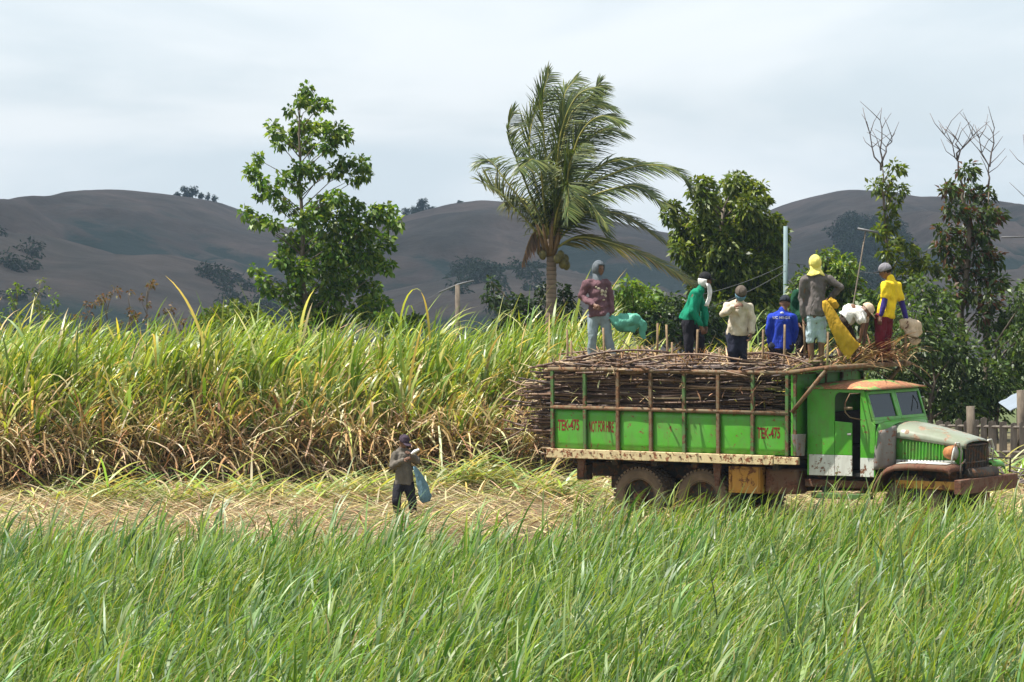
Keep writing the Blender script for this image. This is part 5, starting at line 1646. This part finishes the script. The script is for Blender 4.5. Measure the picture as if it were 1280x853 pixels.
def person(label, Y, J, face, shirt=None, pants=None, sleeves='long', hem=None, head=None, b=1.0, voxel=0.014, shoes=None, cuffs=None, seed=1, legs='long',
           belly=None, collar=True, fing=(0, 0, -1)):
    """J: joints as photo pixels plus depth offset; 'a' is the limb on the picture's left, 'b' on its right"""
    W = {k_: P(v[0], v[1], Y+(v[2] if len(v) > 2 else 0)) for k_, v in J.items()}
    dn = Vector((0, 0, 0.035*b))
    upv = (W['neck']-(W['hip_a']+W['hip_b'])/2).normalized()
    for k_ in ('shoulder_a', 'shoulder_b'): W[k_] = W[k_]-upv*0.035*b
    SA, SB = W['shoulder_a'], W['shoulder_b']
    feet = (W['ankle_a']+W['ankle_b'])/2
    org = Vector((feet.x, feet.y, min(W['ankle_a'].z, W['ankle_b'].z)-0.06))
    root = empty("person", org, 0, label, "person", None)
    f = Vector(face).normalized()
    u = (W['head']-W['neck'])
    u = (u.normalized()*0.6+Vector((0, 0, 0.6)))
    u = (u - f*u.dot(f)).normalized()
    s = f.cross(u).normalized()
    HR = Matrix((s, f, u)).transposed()
    sh = (W['shoulder_b']-W['shoulder_a'])
    sdir = sh.normalized()
    hips = (W['hip_a']+W['hip_b'])/2
    hdir = (W['hip_b']-W['hip_a']).normalized()
    shc = (W['shoulder_a']+W['shoulder_b'])/2
    tors = belly if belly is None else P(belly[0], belly[1], Y+(belly[2] if len(belly) > 2 else 0))
    spine = [shc.lerp(hips, 0.10), (shc.lerp(hips, 0.5) if tors is None else tors), hips]
    def torso(m, g, low=0.0):
        m.cap(SA.lerp(SB, 0.06), SB.lerp(SA, 0.06), (0.050+g)*b, (0.050+g)*b)
        for q in (SA, SB): m.cap(W['neck']-u*0.045*b, q.lerp(shc, 0.12), (0.048+g*0.7)*b, (0.048+g)*b)
        m.cap(spine[0], spine[1], (0.130+g)*b, (0.122+g)*b, 0.74, sdir)
        if low: return
        m.cap(spine[1], spine[2], (0.122+g)*b, (0.132+g)*b, 0.76, hdir)
        m.cap(W['hip_a'], W['hip_b'], (0.088+g)*b)
    def arm(m, k_, g, upto='wrist', g2=None):
        a_, e_, w_ = W['shoulder_'+k_], W['elbow_'+k_], W['wrist_'+k_]
        m.cap(a_, e_ if upto != 'short' else a_.lerp(e_, 0.72), (0.050+g)*b, (0.040+g*(1 if upto != 'short' else 1.5))*b)
        if upto == 'wrist': m.cap(e_, e_.lerp(w_, 0.92), (0.040+g)*b, (0.030+g)*b)
    def leg(m, k_, g, upto=1.0):
        h_, n_, a_ = W['hip_'+k_], W['knee_'+k_], W['ankle_'+k_]
        m.cap(h_, n_, (0.078+g)*b, (0.056+g)*b)
        if upto > 0: m.cap(n_, n_.lerp(a_, upto), (0.054+g)*b, (0.040+g)*b)
    # ---- body, one continuous surface
    body = MB(); fingers = MB()
    c = W['head']
    body.ell(c+u*0.012*b, 0.073*b, 0.092*b, 0.108*b, HR)
    body.ell(c+f*0.028*b-u*0.062*b, 0.052*b, 0.060*b, 0.055*b, HR)
    body.cap(c+f*0.088*b+u*0.012*b, c+f*0.104*b-u*0.026*b, 0.010*b, 0.017*b)
    body.ell(c+f*0.086*b-u*0.066*b, 0.026*b, 0.014*b, 0.011*b, HR)
    for sg in (-1, 1): body.ell(c+s*sg*0.076*b-u*0.012*b, 0.012*b, 0.022*b, 0.034*b, HR)
    body.cap(W['neck']-u*0.03, c-u*0.06*b-f*0.012*b, 0.056*b, 0.050*b)
    torso(body, 0.0)
    for k_ in 'ab':
        arm(body, k_, 0.0)
        e_, w_ = W['elbow_'+k_], W['wrist_'+k_]
        body.cap(e_, w_, 0.038*b, 0.027*b)
        leg(body, k_, 0.0)
        a_ = W['ankle_'+k_]
        fd = Vector((f.x, f.y, 0)); fd = fd.normalized() if fd.length > 0.05 else Vector((0, -1, 0))
        body.cap(a_-Vector((0, 0, 0.03*b))-fd*0.03*b, a_+fd*0.14*b-Vector((0, 0, 0.045*b)), 0.036*b, 0.030*b)
        # hand: palm melted into the arm, five separate bent fingers
        hd = (w_-e_).normalized()
        fl = Vector(fing)*0.35 + (spine[1]-w_).normalized()*0.8
        pn = (fl - hd*fl.dot(hd)); pn = pn.normalized() if pn.length > 0.05 else hd.orthogonal().normalized()
        sd = hd.cross(pn).normalized()
        body.cap(w_+hd*0.02*b, w_+hd*0.075*b, 0.034*b, 0.038*b, 0.45, sd)
        for j in range(4):
            L = (0.075, 0.085, 0.080, 0.062)[j]*b
            p0 = w_+hd*0.085*b+sd*((j-1.5)*0.019*b)
            p1 = p0+(hd*0.85+pn*0.35).normalized()*L*0.5
            p2 = p1+(hd*0.35+pn*0.9).normalized()*L*0.35
            p3 = p2+(pn*0.9-hd*0.25).normalized()*L*0.25
            fingers.tube([p0-hd*0.02, p1, p2, p3], [0.0095*b, 0.009*b, 0.008*b, 0.006*b], 6)
        t0 = w_+hd*0.03*b-sd*0.032*b
        fingers.tube([t0, t0+(-sd*0.7+hd*0.6+pn*0.3).normalized()*0.032*b, t0+(-sd*0.45+hd*1.2+pn*0.9).normalized()*0.062*b], [0.012*b, 0.010*b, 0.007*b], 6)
    bo = link_mesh("body", remesh(body, voxel*b, 2, extra=fingers), M['skin'], root, org)
    for sg in (-1, 1):
        m = MB(); m.ell(c+f*0.079*b+s*sg*0.031*b+u*0.016*b, 0.013*b, 0.010*b, 0.008*b, HR, 8, 6)
        m.build("eye", M['eye'], root, True, origin=org)
    # ---- clothes
    if pants:
        m = MB()
        m.cap(W['hip_a'], W['hip_b'], 0.098*b); m.cap(spine[1].lerp(hips, 0.6), hips, 0.128*b, 0.138*b, 0.76, hdir)
        for k_ in 'ab': leg(m, k_, 0.024 if legs != 'short' else 0.014, {'long': 0.94, 'short': 0.05, 'knee': 0.25}[legs])
        link_mesh("trousers" if legs == 'long' else "shorts", remesh(m, voxel*b, 2, 0.011, seed), pants, root, org)
    if shirt:
        m = MB(); torso(m, 0.022, 1.0)
        hm = P(hem[0], hem[1], Y+(hem[2] if len(hem) > 2 else 0)) if hem else hips-Vector((0, 0, 0.06))
        m.ecyl(spine[1].lerp(spine[0], 0.35), hm, 0.140*b, 0.172*b, 0.80, hdir)
        if collar: m.cap(W['neck']-u*0.04, W['neck'], 0.078*b, 0.070*b)
        if sleeves != 'none':
            for k_ in 'ab': arm(m, k_, 0.020 if sleeves == 'long' else 0.024, 'wrist' if sleeves == 'long' else 'short')
        me = remesh(m, voxel*b, 2, 0.016, seed+5)
        bvh = BVHTree.FromPolygons([v.co.copy() for v in me.vertices], [tuple(p.vertices) for p in me.polygons])
        SURF[root.name] = bvh
        link_mesh("shirt", me, shirt, root, org)
    if cuffs:
        for k_ in 'ab':
            m = MB(); e_, w_ = W['elbow_'+k_], W['wrist_'+k_]
            m.cap(W['shoulder_'+k_].lerp(e_, 0.5), e_, 0.056*b, 0.050*b); m.cap(e_, e_.lerp(w_, 0.93), 0.050*b, 0.040*b)
            link_mesh("undersleeve", remesh(m, voxel*b, 2, 0.004, seed), cuffs, root, org)
    if shoes:
        for k_ in 'ab':
            a_ = W['ankle_'+k_]
            m = MB(); m.cap(a_, a_-Vector((0, 0, 0.035*b)), 0.050*b, 0.050*b)
            m.cap(a_-Vector((0, 0, 0.035*b))-fd*0.04*b, a_+fd*0.155*b-Vector((0, 0, 0.05*b)), 0.046*b, 0.040*b)
            link_mesh("shoe", remesh(m, voxel*b, 1), shoes, root, org)
    def hat(mb, nm, mat, thick=0.009):
        return mb.build(nm, mat, root, True, origin=org, thick=thick)
    for h in (head or []):
        kind, mat = h[0], h[1]
        if kind == 'cap':
            o = hat(shell(c+u*0.03*b, s, f, u, 0.086*b, 0.104*b, 0.098*b, lambda x, y, z: z > -0.12), "cap", mat)
            m = MB(); m.ell(c+f*0.128*b+u*0.026*b, 0.075*b, 0.072*b, 0.009*b, HR, 16, 6)
            m.build("brim", h[2] if len(h) > 2 else mat, o, True, origin=org)
        elif kind == 'beanie':
            hat(shell(c+u*0.026*b, s, f, u, 0.088*b, 0.106*b, 0.102*b, lambda x, y, z: z > -0.2-0.25*max(0, -y)), "knit_cap", mat)
        elif kind == 'hair':
            hat(shell(c+u*0.02*b, s, f, u, 0.080*b, 0.098*b, 0.106*b, lambda x, y, z: z > 0.35 or (y < 0.15 and z > -0.55)), "hair", mat)
        elif kind == 'hood':
            hat(shell(c+u*0.008*b, s, f, u, 0.092*b, 0.110*b, 0.125*b, lambda x, y, z: not (y > 0.62 and -0.75 < z < 0.55)), "hood", mat)
            m = MB(); m.tube([c-u*0.08*b-f*0.01, W['neck']-u*0.02, W['neck']-u*0.055], [0.074*b, 0.074*b, 0.10*b], 18, False)
            hat(m, "hood_collar", mat)
        elif kind == 'headcloth':
            hat(shell(c+u*0.012*b, s, f, u, 0.094*b, 0.112*b, 0.118*b, lambda x, y, z: not (y > 0.5 and -0.8 < z < 0.45)), "headcloth", mat)
            m = MB()
            rings = []
            for i, (d, r) in enumerate(((0.05, 0.085), (0.09, 0.078), (0.13, 0.098), (0.17, 0.125), (0.20, 0.145))):
                rings.append([c-u*(d+0.014*math.sin(a*1.05+i)*(i > 2))*b + (s*math.cos(a*6.2832/24)+f*math.sin(a*6.2832/24)*0.85)*(r+0.010*math.sin(a*2.1)*(i > 1))*b for a in range(24)])
            m.loft(rings, closed=True)
            hat(m, "neck_drape", mat)
        elif kind == 'towel':
            hat(shell(c-u*0.01*b, s, f, u, 0.090*b, 0.106*b, 0.115*b, lambda x, y, z: y < 0.35 and z < 0.25), "towel", mat)
            m = MB()
            sec = []
            for i in range(9):
                t = i/8
                q = c-u*(0.05+0.36*t)*b+f*(0.03+0.05*math.sin(3*t)+0.02*t)*b
                sec.append([q-s*(0.10-0.015*math.sin(5*t))*b+f*0.01*math.sin(9*t), q-s*0.04*b+f*(0.05+0.01*math.sin(7*t))*b, q+s*0.03*b+f*0.055*b, q+s*(0.09)*b+f*0.01*b])
            m.loft(sec)
            hat(m, "towel_end", mat, 0.014)
        elif kind == 'mask':
            hat(shell(c-u*0.005*b, s, f, u, 0.084*b, 0.112*b, 0.118*b, lambda x, y, z: y > 0.05 and -0.85 < z < -0.02), "face_cloth", mat)
    return root, W, org

def on_shirt(root, p):
    """drop a point onto the front of the shirt as seen from -Y"""
    h = SURF[root.name].ray_cast(Vector((p.x, p.y-1.5, p.z)), Vector((0, 1, 0)))
    return Vector((p.x, (h[0].y if h[0] else p.y), p.z))

def J(**k_): return k_
def c_(r, g, b_): return (r, g, b_)

root1, W1, org1 = person("person in dull maroon shirt, grey hood and pale jeans standing on the load", 59.5,
       J(head=(748,336), neck=(747,349,0.02), shoulder_a=(733,352,-0.03), shoulder_b=(759,352,0.06), elbow_a=(727,371,0.02), wrist_a=(742,381,-0.20), elbow_b=(763,372,0.08), wrist_b=(764,391,0.0),
         hip_a=(742,395), hip_b=(755,395), knee_a=(740,422,-0.02), knee_b=(760,423,0.02), ankle_a=(740,449), ankle_b=(766,448)),
       (0.72, -0.68, -0.15), cl("maroon_shirt", (0.125, 0.066, 0.076)), cl("washed_jeans", (0.20, 0.25, 0.27)), hem=(749,396), head=[('hood', cl("grey_hood", (0.10, 0.115, 0.13)))], shoes=M['dark'], seed=2)
person("person in green jacket with white towel and black cap, leaning forward on the load", 59.1,
       J(head=(881,350), neck=(876,360), shoulder_a=(868,366,-0.17), shoulder_b=(874,366,0.17), elbow_a=(866,388,-0.23), wrist_a=(876,408,-0.20), elbow_b=(880,388,0.2), wrist_b=(882,408,0.1),
         hip_a=(860,404,-0.09), hip_b=(862,404,0.09), knee_a=(861,427,-0.10), knee_b=(875,425,0.12), ankle_a=(862,449,-0.1), ankle_b=(874,448,0.12)),
       (0.97, -0.18, -0.15), cl("green_jacket", (0.006, 0.18, 0.10)), cl("black_trousers", (0.017, 0.016, 0.022)), hem=(859,402), belly=(866,384),
       head=[('cap', cl("black_cap", (0.014, 0.014, 0.016))), ('towel', cl("white_towel", (0.68, 0.67, 0.64)))], shoes=M['dark'], seed=3)
person("person in beige shirt holding a blue cloth to the face near the top rail", 57.9,
       J(head=(926,367,-0.18), neck=(924,377,-0.10), shoulder_a=(911,380,-0.06), shoulder_b=(936,382,-0.06), elbow_a=(904,392,-0.22), wrist_a=(918,384,-0.36), elbow_b=(940,399,-0.04), wrist_b=(939,416,-0.08),
         hip_a=(915,416,0.06), hip_b=(929,417,0.06), knee_a=(915,438,-0.02), knee_b=(928,439,0.02), ankle_a=(919,460,0.08), ankle_b=(929,460,0.1)),
       (0.10, -0.85, -0.50), cl("beige_shirt", (0.50, 0.43, 0.34)), cl("navy_trousers", (0.018, 0.02, 0.035)), hem=(922,418,0.05),
       head=[('beanie', cl("brown_cap", (0.10, 0.08, 0.065))), ('mask', cl("blue_cloth", (0.10, 0.20, 0.27)))], shoes=M['dark'], seed=4)
root4, W4, org4 = person("person in bright blue shirt and dark cap sitting on the load with back turned", 58.7,
       J(head=(981,379,0.06), neck=(979,389,0.02), shoulder_a=(965,394), shoulder_b=(991,394), elbow_a=(960,412,0.02), wrist_a=(964,430,0.12), elbow_b=(994,412,0.02), wrist_b=(990,430,0.12),
         hip_a=(969,434), hip_b=(985,434), knee_a=(966,432,0.40), knee_b=(986,432,0.40), ankle_a=(968,440,0.72), ankle_b=(984,440,0.72)),
       (0.1, 0.95, -0.25), cl("blue_shirt", (0.018, 0.045, 0.36)), cl("navy_trousers", (0.018, 0.02, 0.035)), hem=(977,436),
       head=[('cap', cl("dark_blue_cap", (0.018, 0.022, 0.03)))], shoes=M['dark'], seed=5)
person("person in dark green shirt and black trousers standing half hidden behind the grey jacketed worker", 59.2,
       J(head=(1014,350,0.05), neck=(1010,360,0.02), shoulder_a=(996,364), shoulder_b=(1022,364), elbow_a=(992,384,0.02), wrist_a=(998,403,-0.06), elbow_b=(1026,384,0.02), wrist_b=(1022,403,-0.05),
         hip_a=(1001,404), hip_b=(1014,404), knee_a=(1000,427), knee_b=(1013,427), ankle_a=(1000,450), ankle_b=(1013,450)),
       (0.5, 0.75, -0.3), cl("dark_green_shirt", (0.010, 0.055, 0.028)), cl("black_trousers", (0.017, 0.016, 0.022)), hem=(1008,404),
       head=[('cap', cl("black_cap", (0.014, 0.014, 0.016)))], shoes=M['dark'], seed=6)
person("person in grey jacket and pale shorts with yellow headcloth, back turned, elbow raised", 58.05,
       J(head=(1019,329,0.02), neck=(1020,341), shoulder_a=(1005,347.5), shoulder_b=(1036,346), elbow_a=(1003,374,0.03), wrist_a=(1004,397,0.0), elbow_b=(1051,359,-0.02), wrist_b=(1037,373,0.12),
         hip_a=(1015,398), hip_b=(1026,398), knee_a=(1013,425), knee_b=(1027,425), ankle_a=(1014,454), ankle_b=(1026,454)),
       (-0.15, 0.97, -0.1), cl("grey_jacket", (0.115, 0.10, 0.095)), cl("pale_shorts", (0.34, 0.43, 0.47)), hem=(1020,395), legs='short',
       head=[('headcloth', cl("yellow_cloth", (0.72, 0.62, 0.16)))], seed=7)
person("person in white shirt and dark shorts bending over beside the yellow sack", 58.4,
       J(head=(1083,388,0.0), neck=(1078,387), shoulder_a=(1074,389,-0.15), shoulder_b=(1077,388,0.15), elbow_a=(1079,404,-0.19), wrist_a=(1076,421,-0.14), elbow_b=(1083,404,0.19), wrist_b=(1081,421,0.15),
         hip_a=(1053,404,-0.09), hip_b=(1056,404,0.09), knee_a=(1051,430,-0.12), knee_b=(1067,430,0.12), ankle_a=(1052,454,-0.12), ankle_b=(1066,454,0.12)),
       (0.60, -0.25, -0.75), cl("white_shirt", (0.68, 0.66, 0.62)), cl("dark_shorts", (0.035, 0.024, 0.016)), sleeves='short', hem=(1056,399), belly=(1064,389), legs='short', collar=False,
       head=[('cap', cl("pale_cap", (0.5, 0.38, 0.28)))], seed=8)
person("person in yellow T-shirt with purple sleeves and grey cap standing over the cab", 58.55,
       J(head=(1107,339), neck=(1112,348,0.02), shoulder_a=(1107,354,-0.13), shoulder_b=(1122,355,0.11), elbow_a=(1106,375,-0.17), wrist_a=(1101,395,-0.20), elbow_b=(1127,378,0.10), wrist_b=(1133,400,0.02),
         hip_a=(1101,398,-0.07), hip_b=(1109,398,0.06), knee_a=(1100,425,-0.08), knee_b=(1108,426,0.06), ankle_a=(1103,452,-0.07), ankle_b=(1111,452,0.06)),
       (-0.90, 0.15, -0.28), cl("yellow_tshirt", (0.74, 0.52, 0.022)), cl("dark_red_trousers", (0.13, 0.016, 0.026)), sleeves='short', hem=(1106,396), belly=(1112,376), cuffs=cl("purple_sleeve", (0.035, 0.025, 0.15)),
       head=[('hair', cl("black_hair", (0.012, 0.011, 0.010))), ('cap', cl("grey_cap", (0.20, 0.19, 0.21)), cl("black_cap", (0.014, 0.014, 0.016)))], shoes=M['dark'], seed=9)
person("lone person in grey brown shirt and dark cap standing in the cut leaves", 60.0,
       J(head=(505,552,-0.05), neck=(503,561,0), shoulder_a=(493,567,-0.03), shoulder_b=(515,566,0.03), elbow_a=(490,583,-0.06), wrist_a=(505,575,-0.24), elbow_b=(521,577,-0.10), wrist_b=(514,569,-0.26),
         hip_a=(499,604), hip_b=(511,604), knee_a=(495,626,-0.10), knee_b=(515,627,-0.08), ankle_a=(497,645,0.06), ankle_b=(517,645,0.02)),
       (0.45, -0.72, -0.50), cl("grey_brown_shirt", (0.125, 0.11, 0.092)), cl("black_trousers", (0.017, 0.016, 0.022)), hem=(505,606), b=0.92,
       head=[('cap', cl("plum_cap", (0.05, 0.035, 0.05)))], shoes=M['dark'], seed=10)

# print on the back of the blue shirt
def flat_text(txt, size, mat, root, org, pos, width, yaw=0.0, name="lettering"):
    cu = bpy.data.curves.new(name, 'FONT'); cu.body = txt; cu.size = size; cu.offset = 0.002; cu.align_x = 'CENTER'; cu.align_y = 'CENTER'; cu.extrude = 0.001
    to = bpy.data.objects.new("tmp", cu); COL.objects.link(to)
    me = bpy.data.meshes.new_from_object(to.evaluated_get(bpy.context.evaluated_depsgraph_get()))
    bpy.data.objects.remove(to)
    xs_ = [v.co.x for v in me.vertices]; wd = max(xs_)-min(xs_)
    for v in me.vertices:
        v.co.x *= width/wd
    me.transform(Matrix.Translation(Vector(pos)) @ Matrix.Rotation(R(90), 4, 'X'))
    for v in me.vertices:                 # follow the curve of the back
        v.co = on_shirt(root, v.co)-Vector((0, 0.005, 0))-Vector(org)
    return link_mesh(name, me, mat, root)
wh = cl("white_print", (0.75, 0.75, 0.78))
flat_text("UC MINDS", 0.055, wh, root4, org4, P(977, 397.5, 58.7-0.150), 0.27)
m = MB(); m.ell(on_shirt(root4, P(977, 391.5, 58.7)), 0.03, 0.008, 0.022, n=10, m=6)
m.build("emblem", wh, root4, True, origin=org4)
pr = cl("cream_print", (0.42, 0.36, 0.26))
for px, py, rx, rz in [(748,361,.03,.02),(752,364,.04,.03),(756,365,.035,.035),(752,368,.03,.025),(756,370,.03,.03),(754,375,.03,.012),(745,359,.02,.016),(758,361,.02,.02)]:
    m = MB(); m.ell(on_shirt(root1, P(px, py, 59.5)), rx, 0.008, rz, n=10, m=6)
    m.build("shirt_print", pr, root1, True, origin=org1)

# ------------------------------------------------------------------ sacks
def sack(name, pts, rad, flat, side, mat, label, seed, wr=0.10):
    r = random.Random(seed)
    path = catmull([Vector(p) for p in pts], 18)
    n = 20
    m = MB(); rings = []
    ph = [r.uniform(0, 6.28) for _ in range(6)]
    for i, p in enumerate(path):
        t = i/17
        d = (path[min(i+1, 17)]-path[max(i-1, 0)]).normalized()
        a = Vector(side); a = (a-d*a.dot(d)).normalized(); b_ = d.cross(a)
        rr = float(np.interp(t, np.linspace(0, 1, len(rad)), rad))
        rings.append([p + (a*math.cos(2*math.pi*k_/n) + b_*math.sin(2*math.pi*k_/n)*flat) * rr*(1+wr*math.sin(3*2*math.pi*k_/n+ph[0]+5*t)+wr*0.7*math.sin(5*2*math.pi*k_/n+ph[1]-9*t)+wr*0.4*math.sin(t*25+k_)) for k_ in range(n)])
    m.loft(rings, closed=True, caps=True)
    o = m.build(name, mat, smooth=True, origin=path[0])
    tag(o, label, "sack")
    return o
sack("plastic_sack", [P(762,396,59.45), P(770,402,59.45), P(782,404,59.5), P(794,402,59.5), P(801,404,59.55)], [0.03, 0.09, 0.15, 0.13, 0.06], 0.45, (0, 0, 1), cl("green_plastic", (0.10, 0.33, 0.24), rough=0.45),
     "crumpled green plastic sack trailing from the hooded worker's hand", 1, 0.24)
sack("plastic_sack", [P(796,400,59.5), P(803,406,59.5), P(803,416,59.52), P(806,424,59.5)], [0.05, 0.06, 0.05, 0.02], 0.4, (1, 0, 0.3), cl("green_plastic", (0.10, 0.33, 0.24)),
     "torn loose end of the green plastic sack flapping downwards", 2, 0.2)
sack("cloth_sack", [P(1030,376,57.82), P(1034,386,57.8), P(1044,404,57.78), P(1054,420,57.78), P(1064,436,57.8), P(1068,440,57.8)], [0.03, 0.07, 0.10, 0.12, 0.155, 0.14], 0.22, (1, 0, 0.75), cl("mustard_sack", (0.42, 0.25, 0.022)),
     "long mustard yellow sack slung diagonally below the grey jacketed worker's elbow", 3, 0.13)
sack("cloth_sack", [P(1036,374,57.95), P(1042,380,57.95), P(1048,384,57.95)], [0.04, 0.07, 0.03], 0.6, (0, 0, 1), cl("mustard_sack", (0.42, 0.25, 0.022)),
     "gathered yellow sack mouth gripped in the grey jacketed worker's hand", 4, 0.12)
sack("pale_sack", [P(1125,406,58.58), P(1131,405,58.58), P(1140,410,58.58), P(1144,420,58.6), P(1142,431,58.6)], [0.06, 0.10, 0.13, 0.12, 0.05], 0.6, (0, 0, 1), cl("pale_sacking", (0.50, 0.38, 0.27)),
     "pale beige sack hung over the stake by the cab guard", 5, 0.16)
sack("mesh_sack", [P(518,583,59.85), P(522,592,59.85), P(527,606,59.85), P(531,620,59.85), P(533,628,59.85)], [0.02, 0.05, 0.08, 0.10, 0.06], 0.4, (1, 0, 0.2), cl("blue_mesh", (0.12, 0.21, 0.26)),
     "blue mesh sack hanging at the lone worker's side", 6, 0.14)
m = MB(); a = P(514, 568, 59.72); b_ = P(524, 562, 59.70)
m.tube([a, a.lerp(b_, 0.5)+Vector((0, 0, 0.01)), b_], [0.02, 0.026, 0.018], 8)
tag(m.build("paper_scrap", wh, smooth=True, origin=a), "small white scrap held in the lone worker's hands", "scrap")
